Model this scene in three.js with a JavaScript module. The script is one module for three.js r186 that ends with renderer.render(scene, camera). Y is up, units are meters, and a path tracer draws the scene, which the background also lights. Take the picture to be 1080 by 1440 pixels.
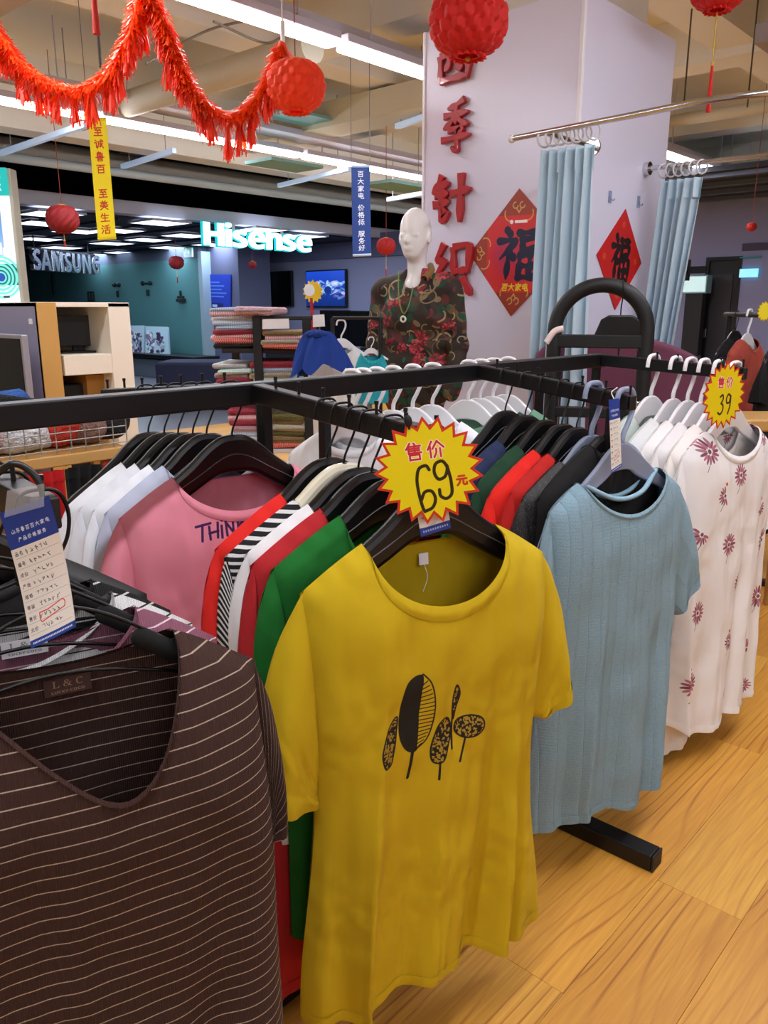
import * as THREE from 'three';
import { RoundedBoxGeometry } from 'three/addons/geometries/RoundedBoxGeometry.js';
import { mergeGeometries } from 'three/addons/utils/BufferGeometryUtils.js';
import { ImprovedNoise } from 'three/addons/math/ImprovedNoise.js';
import { MarchingCubes } from 'three/addons/objects/MarchingCubes.js';
import { FontLoader } from 'three/addons/loaders/FontLoader.js';
import { TextGeometry } from 'three/addons/geometries/TextGeometry.js';
import { RectAreaLightUniformsLib } from 'three/addons/lights/RectAreaLightUniformsLib.js';

// ───────────────────────── camera, exposure, large lights ─────────────────────────
const scene = new THREE.Scene();
const F = 1130, PITCH = Math.atan(285 / 1130), YAW = THREE.MathUtils.degToRad(42.03), EYE = 1.35;
const camera = new THREE.PerspectiveCamera(2 * THREE.MathUtils.radToDeg(Math.atan(720 / F)), 1080 / 1440, 0.05, 100);
camera.position.set(0, EYE, 0);
camera.rotation.set(-PITCH, YAW, 0, 'YXZ');
const renderer = new THREE.WebGLRenderer({ antialias: true });
renderer.toneMapping = THREE.LinearToneMapping;
renderer.toneMappingExposure = 1.32;
renderer.shadowMap.enabled = true;
RectAreaLightUniformsLib.init();
scene.background = new THREE.Color(0x08090c);
const TUBE_LIGHT = 21, PANEL_LIGHT = 9, TUBE_GLOW = 15;
const LAMP_Y = 3.0;
// rows of fluorescent fittings along the shop (x of the row, first z, count, in view)
const LAMP_ROWS = [[-4.1, 0.8, 6], [-7.15, 0.8, 7], [-0.4, 2.2, 3], [2.6, 2.2, 2]];

// ───────────────────────── helpers ─────────────────────────
const V = (x, y, z) => new THREE.Vector3(x, y, z);
const D2R = Math.PI / 180;
const FW = V(-Math.sin(YAW), 0, -Math.cos(YAW)), RT = V(Math.cos(YAW), 0, -Math.sin(YAW));
function ray(px, py) {
  const dx = (px - 540) / F, dy = (720 - py) / F, fw = Math.cos(PITCH) + dy * Math.sin(PITCH), up = dy * Math.cos(PITCH) - Math.sin(PITCH);
  const d = FW.clone().multiplyScalar(fw).addScaledVector(RT, dx); d.y = up; d.fw = fw; return d;
}
const from = (d, t) => V(d.x * t, EYE + d.y * t, d.z * t);
const at = (px, py, D) => { const d = ray(px, py); return from(d, D / d.fw); };       // a point at ground distance D
const onX = (px, py, X) => { const d = ray(px, py); return from(d, X / d.x); };
const onZ = (px, py, Z) => { const d = ray(px, py); return from(d, Z / d.z); };
const onY = (px, py, Y) => { const d = ray(px, py); return from(d, (Y - EYE) / d.y); };
let sd = 7;
const rnd = () => { sd = (sd * 16807) % 2147483647; return sd / 2147483647; };
const rr = (a, b) => a + (b - a) * rnd();
const noise = new ImprovedNoise();
const clamp = THREE.MathUtils.clamp, lerp = THREE.MathUtils.lerp;
const sm = (a, b, x) => { const t = clamp((x - a) / (b - a), 0, 1); return t * t * (3 - 2 * t); };

const used = {};
function numbered(n) { const k = used[n] = (used[n] || 0) + 1; return k === 1 ? n : n + '_' + String(k - 1).padStart(3, '0'); }
const sh = (o) => { o.traverse((m) => { if (m.isMesh) { m.castShadow = true; m.receiveShadow = true; } }); return o; };
function tag(o, label, category, group, kind) { o.userData.label = label; o.userData.category = category; if (group) o.userData.group = group; if (kind) o.userData.kind = kind; return o; }
function thing(name, label, category, pos, ry = 0, group) {
  const g = new THREE.Group(); g.name = numbered(name); scene.add(g);
  if (pos) g.position.copy(pos); g.rotation.y = ry; return tag(g, label, category, group);
}
function part(name, geo, mat, parent, label) {
  const g = Array.isArray(geo) ? (geo.length > 1 ? merge(geo) : geo[0]) : geo;
  const m = new THREE.Mesh(g, mat); m.name = name; m.castShadow = m.receiveShadow = true;
  if (label) m.userData.label = label;
  parent.add(m); return m;
}
function merge(list) {
  return mergeGeometries(list.map((g) => { const h = g.index ? g.toNonIndexed() : g.clone(); for (const k of Object.keys(h.attributes)) if (!['position', 'normal', 'uv'].includes(k)) h.deleteAttribute(k); return h; }));
}
function one(name, geo, mat, label, category, group) { const m = part(numbered(name), geo, mat, scene); return tag(m, label, category, group); }
function struct(name, geo, mat) { const m = part(name, geo, mat, scene); m.userData.kind = 'structure'; return m; }
function copyOf(o, label, pos, ry) {
  const c = o.clone(); c.name = numbered(o.name.replace(/_\d+$/, '')); scene.add(c); c.userData = { ...o.userData, label };
  if (pos) c.position.copy(pos); if (ry !== undefined) c.rotation.y = ry; return c;
}
const box = (w, h, d, x = 0, y = 0, z = 0) => new THREE.BoxGeometry(w, h, d).translate(x, y, z);
const rbox = (w, h, d, x = 0, y = 0, z = 0, r = 0.006, s = 2) => new RoundedBoxGeometry(w, h, d, s, Math.min(r, w / 2.01, h / 2.01, d / 2.01)).translate(x, y, z);
const spanBox = (a, b) => box(Math.abs(b.x - a.x), Math.abs(b.y - a.y), Math.abs(b.z - a.z), (a.x + b.x) / 2, (a.y + b.y) / 2, (a.z + b.z) / 2);
function tube(pts, r, seg = 24, rad = 8) { const c = pts.length === 2 ? new THREE.LineCurve3(pts[0], pts[1]) : new THREE.CatmullRomCurve3(pts); return new THREE.TubeGeometry(c, pts.length === 2 ? 1 : seg, r, rad, false); }
function rod(a, b, r, n = 8) { // capped cylinder
  const l = a.distanceTo(b), g = new THREE.CylinderGeometry(r, r, l, n); g.translate(0, l / 2, 0);
  g.applyQuaternion(new THREE.Quaternion().setFromUnitVectors(V(0, 1, 0), b.clone().sub(a).normalize())); return g.translate(a.x, a.y, a.z);
}
function bar(a, b, w, h, r = 0.004) { // square tube from a to b (top centre line)
  const l = a.distanceTo(b), g = rbox(l, h, w, 0, -h / 2, 0, r);
  const d = b.clone().sub(a).normalize(); const zax = V(0, 1, 0).cross(d).normalize().negate(); const y = zax.clone().cross(d);
  const m = new THREE.Matrix4().makeBasis(d, y, zax); g.applyMatrix4(m); const c = a.clone().add(b).multiplyScalar(0.5); return g.translate(c.x, c.y, c.z);
}
function grid(nu, nv, fn, uvfn) { // fn(u,v) in 0..1
  const p = [], uv = [], ix = [];
  for (let j = 0; j <= nv; j++) for (let i = 0; i <= nu; i++) { const u = i / nu, v = j / nv, q = fn(u, v, i, j); p.push(q.x, q.y, q.z); const t = uvfn ? uvfn(u, v, q) : [q.x, q.y]; uv.push(t[0], t[1]); }
  for (let j = 0; j < nv; j++) for (let i = 0; i < nu; i++) { const a = j * (nu + 1) + i, b = a + 1, c = a + nu + 1, d = c + 1; ix.push(a, c, b, b, c, d); }
  const g = new THREE.BufferGeometry(); g.setAttribute('position', new THREE.Float32BufferAttribute(p, 3)); g.setAttribute('uv', new THREE.Float32BufferAttribute(uv, 2)); g.setIndex(ix); g.computeVertexNormals(); return g;
}
function slab4(p, t, n = 1) { // a thin sheet through four corners [tl, tr, br, bl] with real thickness, uv 0..1
  const nrm = p[1].clone().sub(p[0]).cross(p[3].clone().sub(p[0])).normalize().multiplyScalar(t / 2);
  const f = (s) => (u, v) => p[0].clone().lerp(p[1], u).lerp(p[3].clone().lerp(p[2], u), v).addScaledVector(nrm, s);
  return merge([grid(n, n, f(-1), (u, v) => [u, 1 - v]), grid(n, n, (u, v) => f(1)(1 - u, v), (u, v) => [1 - u, 1 - v])]);
}

// ── textures and materials ──
function canvasTex(w, h, draw, rep) {
  const c = document.createElement('canvas'); c.width = w; c.height = h; const x = c.getContext('2d'); draw(x, w, h);
  const t = new THREE.CanvasTexture(c); t.colorSpace = THREE.SRGBColorSpace; t.magFilter = THREE.LinearFilter; if (rep) { t.wrapS = t.wrapT = THREE.RepeatWrapping; } return t;
}
function dataTex(w, h, fn, srgb, rep = true) {
  const d = new Uint8Array(w * h * 4);
  for (let y = 0; y < h; y++) for (let x = 0; x < w; x++) { const c = fn(x / w, y / h), o = (y * w + x) * 4; d[o] = c[0]; d[o + 1] = c[1]; d[o + 2] = c[2]; d[o + 3] = 255; }
  const t = new THREE.DataTexture(d, w, h); if (srgb) t.colorSpace = THREE.SRGBColorSpace; t.magFilter = THREE.LinearFilter; if (rep) t.wrapS = t.wrapT = THREE.RepeatWrapping; t.needsUpdate = true; return t;
}
const M = (color, rough = 0.6, extra = {}) => new THREE.MeshStandardMaterial({ color, roughness: rough, side: THREE.DoubleSide, ...extra });
const MP = (color, rough, extra = {}) => new THREE.MeshPhysicalMaterial({ color, roughness: rough, side: THREE.DoubleSide, ...extra });
const tile = (fn) => (x, y) => fn(x, y);
const weave = dataTex(128, 128, (x, y) => { const v = 128 + 50 * Math.sin(x * Math.PI * 64) * Math.sin(y * Math.PI * 64) + rr(-40, 40); return [v, v, v]; });
const weaveFor = (rep) => { const t = weave.clone(); t.repeat.set(rep, rep); t.needsUpdate = true; return t; };
const weave10 = weaveFor(10);
const crease = dataTex(256, 256, (x, y) => { // soft cloth creases (bump)
  const p = (a) => a * Math.PI * 2; const n = noise.noise(Math.cos(p(x)) * 1.3, Math.sin(p(x)) * 1.3, Math.cos(p(y)) * 0.9) + 0.5 * noise.noise(Math.cos(p(x)) * 3, Math.sin(p(y)) * 3 + 5, Math.sin(p(x)) * 3);
  const v = clamp(128 + n * 110, 0, 255); return [v, v, v];
});
const crease2 = crease.clone(); crease2.repeat.set(2.2, 1.6); crease2.needsUpdate = true;
const cloth = (color, extra = {}) => MP(color, 0.92, { sheen: 0.25, sheenRoughness: 0.7, bumpMap: crease2, bumpScale: 0.012, ...extra });
const plasticBlack = M(0x0b0b0d, 0.34), matteBlack = M(0x111113, 0.55), wireBlack = M(0x08080a, 0.35, { metalness: 0.3 }), foamBlack = M(0x08080a, 0.95);
const rackBlack = M(0x131316, 0.38, { metalness: 0.25 });
const whitePlastic = MP(0xf0f1f4, 0.32, { clearcoat: 0.3 });
const creamPlastic = MP(0xe6e0c8, 0.35, { clearcoat: 0.3 });
const clearPlastic = MP(0xc9d6ee, 0.22, { transmission: 0.62, thickness: 0, ior: 1.45 });
const chrome = M(0xcfd0d4, 0.18, { metalness: 1 });
const white = M(0xf2f2f2, 0.7);

// ── characters as pen strokes on a 100 x 100 field, y down ──
const HAN = {
  四: '12,22 14,86;12,22 88,20 86,86;38,24 36,45 26,60;60,24 60,54 66,58 76,56;14,82 86,80', 季: '74,6 50,14 26,18;14,30 86,28;50,14 50,46;48,32 34,44 14,52;52,32 68,44 86,50;28,56 70,54 52,66;52,66 54,92 38,86;8,72 92,68',
  针: '28,6 20,22 6,38;18,24 44,22;12,42 44,40;8,60 46,56;28,24 28,90 46,76;50,42 96,36;74,6 72,96', 织: '28,8 12,32 32,34;32,34 10,60 40,54;6,88 44,74;52,14 52,54;52,14 90,12 88,54;52,52 88,50;62,62 44,92;76,62 96,90',
  福: '24,6 32,16;8,26 40,26 10,58;26,44 26,94;28,48 40,60;48,12 94,12;54,24 54,42;54,24 88,24 88,42;54,42 88,42;50,52 50,94;50,52 92,52 92,94;50,72 92,72;70,52 70,92;50,92 92,92',
  百: '10,12 90,12;50,12 42,30;22,32 22,92;22,32 78,32 78,92;22,60 78,60;22,90 78,90', 大: '8,36 92,36;50,6 48,40 34,66 10,92;51,38 66,68 92,92',
  家: '50,4 54,12;12,18 10,30;12,18 90,18 84,30;24,34 76,34;52,34 16,58;40,44 56,66 54,92 40,86;48,56 14,74;54,68 16,92;84,40 56,56;58,58 92,88', 电: '18,20 18,66;18,20 80,20 80,66;18,42 80,42;18,64 80,64;50,4 50,84 60,92 92,92 92,78',
  至: '12,12 88,12;48,12 24,38 78,36;64,26 80,44;18,62 82,62;50,40 50,90;8,90 92,90', 诚: '14,8 26,20;6,36 24,36 24,84 38,72;40,26 94,26;46,26 46,56 34,92;46,46 64,46 62,76 54,74;68,6 74,56 94,90;88,42 64,80;80,8 88,18',
  鲁: '38,2 22,18;34,10 62,10 54,20;24,20 24,48;24,20 76,20 76,48;24,34 76,34;50,20 50,48;24,48 76,48;8,58 92,58;28,66 28,96;28,66 72,66 72,96;28,80 72,80;28,95 72,95', 美: '34,2 42,12;66,2 58,12;16,18 84,18;22,32 78,32;10,46 90,46;50,18 50,46;14,62 86,62;50,48 46,70 12,94;52,64 88,94',
  生: '28,8 10,42;22,30 86,30;20,56 80,56;50,6 50,90;8,90 92,90', 活: '14,8 26,18;6,34 18,44;8,92 26,58;84,6 42,16;34,36 94,36;64,12 64,58;44,58 44,94;44,58 86,58 86,94;44,92 86,92',
  价: '30,6 6,50;20,32 20,94;60,6 32,48;60,8 94,44;52,48 52,68 38,94;74,48 74,94', 格: '6,30 44,30;26,6 26,94;26,34 6,68;28,40 42,56;62,6 44,34;56,18 84,18 40,62;54,28 94,58;52,62 52,94;52,62 84,62 84,94;52,92 84,92',
  低: '28,6 6,48;18,32 18,94;86,8 44,18;44,18 44,82 60,72;44,46 92,46;68,14 74,60 94,84;62,84 72,94', 服: '14,10 14,60 6,94;14,10 38,10 38,92 28,86;14,34 38,34;14,56 38,56;54,10 54,94;54,10 88,10 88,34 76,32;54,46 88,46 52,92;60,56 94,92',
  务: '42,2 14,34;36,14 76,14 12,48;34,22 92,48;26,60 76,60 66,94 50,88;50,46 44,70 12,94', 好: '26,6 14,56 40,90;44,34 32,64 6,92;4,34 46,34;54,14 90,14 70,36;70,36 70,90 56,84;50,52 96,52',
  售: '30,2 8,34;20,20 20,60;52,4 58,14;20,20 86,20;20,32 80,32;20,44 80,44;54,20 54,58;20,57 90,57;24,68 24,96;24,68 78,68 78,96;24,94 78,94', 元: '24,14 76,14;8,40 92,40;36,42 30,70 8,94;62,42 62,84 70,92 92,90 92,74',
  品: '30,8 30,42;30,8 70,8 70,42;30,42 70,42;8,54 8,92;8,54 42,54 42,92;8,92 42,92;58,54 58,92;58,54 92,54 92,92;58,92 92,92', 名: '44,4 12,44;38,20 78,20 16,66;30,34 46,48;38,60 38,96;38,60 86,60 86,96;38,95 86,95',
  号: '28,6 28,36;28,6 72,6 72,36;28,36 72,36;6,50 94,50;32,52 28,68 78,68 72,94 54,92', 产: '50,2 54,12;14,18 86,18;34,24 40,34;66,24 58,36;16,42 90,42;18,42 16,70 6,94', 地: '4,38 36,38;20,10 20,80;4,84 38,74;42,46 86,30 84,66 74,62;64,4 64,74;50,22 50,86 60,92 94,92 94,76',
  成: '20,24 92,24;20,24 20,60 8,92;20,46 44,46 42,76;58,6 66,60 92,92;84,42 50,92;72,6 84,16', 份: '28,6 6,48;18,32 18,94;54,10 36,44;70,10 94,46;46,52 84,52 78,92 64,86;60,52 38,94', 规: '6,24 42,24;4,48 46,48;24,6 24,50 6,92;28,56 42,74;54,10 54,62;54,10 90,10 90,62;72,24 70,62 44,94;74,62 74,88 94,88 94,74',
  等: '24,2 10,20;20,10 46,10;66,2 54,20;62,10 92,10;20,28 80,28;50,20 50,42;8,44 92,44;10,60 90,60;68,48 68,94 54,90;30,68 40,80', 级: '28,6 10,32 34,34;34,34 10,62 40,56;8,88 42,76;48,14 84,14 74,44 90,44 46,94;58,14 52,60 40,94;58,50 92,94',
  编: '28,6 10,32 34,34;34,34 10,62 40,56;8,88 42,76;68,4 72,14;50,20 50,60 42,94;50,20 90,20 90,38 50,38;54,52 54,94;54,52 92,52 92,94;66,52 66,90;80,52 80,90;54,72 92,72', 山: '50,8 50,84;12,40 12,84 88,84;88,36 88,86', 东: '12,18 88,18;44,4 24,48 84,48;54,30 54,94 42,88;32,60 14,84;70,60 88,82',
};
const strokesOf = (ch) => HAN[ch].split(';').map((s) => s.split(' ').map((p) => p.split(',').map(Number)));
function han(x, ch, cx, cy, size, lw, color, sx = 1) {
  x.strokeStyle = color; x.lineWidth = lw; x.lineCap = 'round'; x.lineJoin = 'round';
  for (const s of strokesOf(ch)) { x.beginPath(); s.forEach(([a, b], i) => { const X = cx + (a - 50) / 100 * size * sx, Y = cy + (b - 50) / 100 * size; i ? x.lineTo(X, Y) : x.moveTo(X, Y); }); x.stroke(); }
}
function brush(x, ch, cx, cy, sx, sy, w, color) { // brush calligraphy: strokes of changing width
  x.fillStyle = color;
  for (const s of strokesOf(ch)) {
    const c = new THREE.CatmullRomCurve3(s.map(([a, b]) => V(cx + (a - 50) / 100 * sx, cy + (b - 50) / 100 * sy, 0)), false, 'catmullrom', 0.3), n = 40;
    for (let i = 0; i <= n; i++) { const p = c.getPoint(i / n), r = w * (0.55 + 0.45 * Math.cos(i / n * 5) ** 2) * (i > n * 0.8 ? 1 - (i / n - 0.8) * 2.2 : 1); x.beginPath(); x.arc(p.x, p.y, r, 0, 7); x.fill(); }
  }
}
function brushGeo(ch, w, h, r, depth) { // the same as raised letters, each stroke a tapering bar with bevelled edge
  const out = [];
  for (const s of strokesOf(ch)) {
    const c = new THREE.CatmullRomCurve3(s.map(([a, b]) => V((a - 50) / 100 * w, (50 - b) / 100 * h, 0)), false, 'catmullrom', 0.3), n = 14, L = [], Rr = [];
    for (let i = 0; i <= n; i++) {
      const t = i / n, p = c.getPoint(t), d = c.getTangent(t), q = r * (0.75 + 0.4 * Math.cos(t * 4.4) ** 2) * (t > 0.75 ? 1 - (t - 0.75) * 2.4 : 1);
      L.push(new THREE.Vector2(p.x - d.y * q, p.y + d.x * q)); Rr.unshift(new THREE.Vector2(p.x + d.y * q, p.y - d.x * q));
    }
    out.push(new THREE.ExtrudeGeometry(new THREE.Shape([...L, ...Rr]), { depth: depth + out.length * 0.0004, bevelEnabled: true, bevelThickness: 0.003, bevelSize: 0.003, bevelSegments: 1 }));
  }
  return merge(out);
}

// ───────────────────────── shell ─────────────────────────
const CEIL = 3.75, FAR_Z = -21, FAR_X = -23, NEAR_Z = 3.2, NEAR_X = 4.6;
const woodTex = dataTex(512, 1024, (x, y) => {
  const px = x * 0.8, py = y * 1.6; // metres
  const w = (a, b, c) => { const f = (u, v) => noise.noise(u * a, v * b, c); return f(px, py) * (1 - sm(0.85, 1, y)) + f(px, py - 1.6) * sm(0.85, 1, y); };
  const warp = w(9, 1.6, 3) * 0.05 + w(4, 0.7, 8) * 0.09;
  const ring = Math.sin((px + warp) * 150 + w(30, 2, 1) * 2), line = Math.pow(Math.max(0, ring), 9);
  const fine = w(260, 9, 5) * 0.5 + w(120, 5, 6) * 0.5, broad = w(5, 0.8, 11);
  const k = 1 + fine * 0.10 + broad * 0.10 - line * (0.05 + 0.42 * Math.max(0, w(6, 1.2, 14)));
  return [clamp(206 * k, 0, 255), clamp(150 * Math.pow(k, 1.5), 0, 255), clamp(60 * k * k, 0, 255)];
}, true);
woodTex.repeat.set(1 / 0.8, 1 / 1.6);
const woodMats = [0xffffff, 0xfaf4ea, 0xfff8ee].map((c) => MP(c, 0.45, { map: woodTex, clearcoat: 0.06, clearcoatRoughness: 0.35 }));
const floorBase = struct('floor', spanBox(V(FAR_X, -0.14, FAR_Z), V(NEAR_X, -0.012, NEAR_Z)), M(0x4e4436, 0.8));
{ // laminate planks, each its own board, laid along the shop in staggered courses
  const PW = 0.2, PL = 1.22, geos = [];
  for (let k = 0; k < 8; k++) {
    const g = rbox(PW - 0.0006, 0.012, PL - 0.0006, 0, -0.006, 0, 0.0006, 1), p = g.attributes.position, uv = g.attributes.uv, ox = rr(0, 0.8), oz = rr(0, 1.6);
    for (let i = 0; i < p.count; i++) uv.setXY(i, p.getX(i) + ox, p.getZ(i) + oz);
    geos.push(g);
  }
  for (let i = -9; i < 11; i++) for (let j = -1; j < 6; j++) {
    const m = part('floor_plank', geos[(i * 5 + j * 3 + 80) % 8], woodMats[(i * 7 + j * 2 + 70) % 3], floorBase);
    m.position.set(i * PW + 0.07, 0, -(j * PL + ((i * 0.37) % 1 + 1) % 1 * PL));
  }
  const uvw = (g) => { const p = g.attributes.position, uv = g.attributes.uv; for (let i = 0; i < p.count; i++) uv.setXY(i, p.getX(i), p.getZ(i)); return g; };
  const rest = part('far_planking', uvw(merge([spanBox(V(-8, -0.012, -20.9), V(-1.83, -0.002, 3)), spanBox(V(2.17, -0.012, -20.9), V(4.5, -0.002, 3)), spanBox(V(-1.83, -0.012, -20.9), V(2.17, -0.004, -7.4))])), woodMats[0], floorBase);
  rest.userData.kind = 'stuff';
  part('floor_tiling', spanBox(V(-22.9, -0.012, -20.9), V(-8, -0.002, 3)), M(0x6c7078, 0.35), floorBase);
}
const ceilMat = M(0xe6e2d2, 0.9), beamMat = M(0xe4e1d6, 0.85), darkCeil = M(0x18191d, 0.9), lilac = M(0xc6c3dc, 0.8), pipeMat = M(0xc9c2ac, 0.6), wallGrey = M(0x8f90a8, 0.85);
struct('ceiling', spanBox(V(-8.6, CEIL, FAR_Z), V(NEAR_X, CEIL + 0.15, NEAR_Z)), ceilMat);
struct('ceiling_001', spanBox(V(FAR_X, CEIL, FAR_Z), V(-8.6, CEIL + 0.15, NEAR_Z)), darkCeil);
struct('wall_left', spanBox(V(FAR_X - 0.15, -0.1, FAR_Z), V(FAR_X, CEIL + 0.1, NEAR_Z)), M(0x34363f, 0.9));
struct('wall_far', spanBox(V(FAR_X - 0.15, -0.1, FAR_Z - 0.15), V(NEAR_X + 0.15, CEIL + 0.1, FAR_Z)), M(0x55586a, 0.9));
struct('wall_right', spanBox(V(NEAR_X, -0.1, FAR_Z), V(NEAR_X + 0.15, CEIL + 0.1, NEAR_Z)), M(0xb9b6c6, 0.9));
struct('wall_near', spanBox(V(FAR_X - 0.15, -0.1, NEAR_Z), V(NEAR_X + 0.15, CEIL + 0.1, NEAR_Z + 0.15)), M(0xc9c5bd, 0.9));

// concrete beams under the slab
let nb = 0;
const beam = (a, b, m = beamMat) => struct('ceiling_beam' + (nb++ ? '_' + String(nb - 1).padStart(3, '0') : ''), spanBox(a, b), m);
for (const z of [-2.6, -4.9, -7.4, -10.2, -13.2]) beam(V(-8.6, 3.38, z), V(4.5, CEIL, z - 0.34));
for (const x of [-2.6, -5.6]) beam(V(x, 3.45, 3), V(x - 0.35, CEIL, -20.8));
beam(V(-8.3, 3.05, 3), V(-8.62, CEIL, -20.8));
for (const z of [-6, -10, -14]) beam(V(-8.62, 3.3, z), V(-22.9, CEIL, z - 0.4), M(0x2b2c31, 0.9));

// the white clad pillar
const PC = V(-2.117, 0, -3.746), PW = 0.965, PH = 2.8;
const pillarMat = MP(0xe2e3f8, 0.3, { clearcoat: 0.35, clearcoatRoughness: 0.3 });
const pillar = struct('pillar', rbox(PW, PH, 1.03, PC.x - PW / 2, PH / 2, PC.z - 1.03 / 2, 0.012, 2), pillarMat);
part('corner_strip', rbox(0.022, PH, 0.022, PC.x - 0.006, PH / 2, PC.z - 0.006, 0.004), M(0xf3f3fa, 0.3), pillar);
part('edge_strip', rbox(0.018, PH, 0.02, PC.x - PW + 0.006, PH / 2, PC.z - 0.002, 0.004), M(0xf3f3fa, 0.3), pillar);
struct('pillar_001', spanBox(V(PC.x - 0.12, PH, PC.z - 0.15), V(PC.x - PW + 0.12, CEIL, PC.z - 0.9)), beamMat);

// ───────────────────────── lamps ─────────────────────────
const glowMat = new THREE.MeshStandardMaterial({ color: 0xffffff, emissive: 0xf8f9ff, emissiveIntensity: TUBE_GLOW, roughness: 0.5 });
const trayMat = M(0xc4c0cc, 0.6);
const lampPlace = ['over the far edge of the knitwear area, in front of the white pillar', 'along the edge of the dark appliance hall', 'right above the clothes racks', 'above the aisle'];
LAMP_ROWS.forEach(([x, z0, n], r) => {
  for (let i = 0; i < n; i++) {
    const z = z0 - i * 2.46 - 1.2;
    const t = thing('batten_lamp', `bright fluorescent batten ${['in the upper row that runs up to the pillar', 'in the lower long row beyond the garland', 'in the row above the clothes racks', 'in the row above the aisle'][r]}, ${['first', 'second', 'third', 'fourth', 'fifth', 'sixth', 'seventh'][i]} along it`, 'lamp', V(x, LAMP_Y, z), 0, 'fluorescent battens');
    part('housing', rbox(0.16, 0.05, 2.4, 0, 0.05, 0, 0.008), trayMat, t);
    part('tube', [rbox(0.10, 0.035, 2.38, 0, 0, 0, 0.016, 3)], glowMat, t);
    for (const s of [-0.9, 0.9]) part('hanger_rod', rod(V(0, 0.07, s), V(0, CEIL - LAMP_Y, s), 0.006), trayMat, t);
    const L = new THREE.RectAreaLight(0xf4f6ff, TUBE_LIGHT, 0.1, 2.36); L.position.set(0, -0.022, 0); L.rotation.x = -Math.PI / 2; t.add(L);
  }
});
for (const [i, x] of [-4.1, -7.15].entries()) { const c = one('cable_tray', rbox(0.3, 0.06, 15.6, x + (i ? 0.16 : -0.26), LAMP_Y + 0.17, -5.4, 0.006), trayMat, ['pale cable tray running beside the upper lamp row', 'pale cable tray running above the lower lamp row'][i], 'cable tray'); }
function barLamp(p, q, label) { // thin pendant lamp bar
  const t = thing('pendant_lamp_bar', label, 'lamp', p.clone().add(q).multiplyScalar(0.5), 0, 'thin pendant lamp bars over the appliance hall');
  const c = t.position, a = p.clone().sub(c), b = q.clone().sub(c);
  part('bar', bar(a, b, 0.05, 0.05), M(0xcfe0f4, 0.4, { emissive: 0x9fc4f0, emissiveIntensity: 0.25 }), t);
  for (const k of [0.15, 0.85]) { const h = a.clone().lerp(b, k); part('suspension_wire', rod(h, V(h.x, CEIL - c.y, h.z), 0.005, 5), M(0x9a9aa0, 0.5), t); }
}
barLamp(onY(172, 231, 3.0), onY(245, 208, 3.0), 'short bluish pendant lamp bar right of the yellow hanging banner');
barLamp(onY(0, 212, 2.95), onY(120, 171, 2.95), 'long pale pendant bar left of the yellow hanging banner');
barLamp(onY(392, 258, 2.95), onY(492, 234, 2.95), 'long pale pendant bar running up to the blue hanging banner');
barLamp(onY(545, 278, 2.75), onY(596, 269, 2.75), 'short pale pendant bar just right of the blue banner');
barLamp(onY(558, 174, 3.15), onY(598, 160, 3.15), 'small pale pendant bar at the left edge of the pillar top');
{ // a row running the other way at the far right
  const p = onY(985, 243, 2.95);
  for (let i = 0; i < 3; i++) {
    const t = thing('batten_lamp', 'bright fluorescent batten in the cross row at the far right, ' + ['nearest the blue curtain', 'crossing the long row', 'farthest from the curtain'][i], 'lamp', V(p.x + 0.4 + i * 1.3, 2.95, p.z - 0.6), 0, 'fluorescent battens');
    part('housing', rbox(1.26, 0.05, 0.14, 0, 0.05, 0, 0.008), trayMat, t); part('tube', rbox(1.24, 0.035, 0.08, 0, 0, 0, 0.016, 3), glowMat, t);
    for (const s of [-0.4, 0.4]) part('hanger_rod', rod(V(s, 0.07, 0), V(s, CEIL - 2.95, 0), 0.006), trayMat, t);
    const L = new THREE.RectAreaLight(0xf4f6ff, TUBE_LIGHT, 1.22, 0.08); L.position.set(0, -0.022, 0); L.rotation.x = -Math.PI / 2; t.add(L);
  }
}

// ───────────────────────── ducts and pipes ─────────────────────────
const pipe = (name, pts, r, m, label, cat = 'pipe') => one(name, pts.length === 2 ? rod(pts[0], pts[1], r, 14) : tube(pts, r, 30, 12), m, label, cat);
one('air_duct', spanBox(V(-8.2, 3.18, -6.3), V(-5.2, 3.42, -6.75)), M(0xd2cab0, 0.7), 'flat cream air duct crossing below the slab left of the pillar', 'duct');
one('air_duct', spanBox(V(-3.6, 3.0, -1.55), V(-8.3, 3.36, -2.4)), M(0xb4afae, 0.75), 'broad grey duct at the top left corner above the garland', 'duct');
one('air_duct', spanBox(V(-2.2, 3.1, -6.2), V(4.4, 3.22, -6.7)), M(0xa9a0a4, 0.7), 'flat lilac grey duct behind the top right lantern', 'duct');
one('air_duct', spanBox(V(-0.75, 3.12, -5.3), V(0.1, 3.36, -20)), M(0xc9bb88, 0.8), 'tan duct running away above the fitting room', 'duct');
pipe('ceiling_pipe', [V(-7.9, 3.15, -4.35), V(-4.6, 3.15, -4.35)], 0.11, pipeMat, 'thick cream pipe above the low swag of the garland');
pipe('ceiling_pipe', [V(-7.2, 3.3, -9), V(-2.9, 3.3, -9)], 0.06, pipeMat, 'thin cream pipe crossing left of the pillar top');
pipe('ceiling_pipe', [V(-9.4, onX(150, 228, -9.4).y, 1), V(-9.4, onX(150, 228, -9.4).y, -20)], 0.12, M(0xa59f92, 0.6), 'thick pale pipe running the length of the appliance hall front');
pipe('ceiling_pipe', [V(-9.15, onX(150, 240, -9.15).y, 1), V(-9.15, onX(150, 240, -9.15).y, -20)], 0.05, M(0xb7c4c6, 0.5), 'thin pale pipe just below the thick one in the appliance hall');
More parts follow.
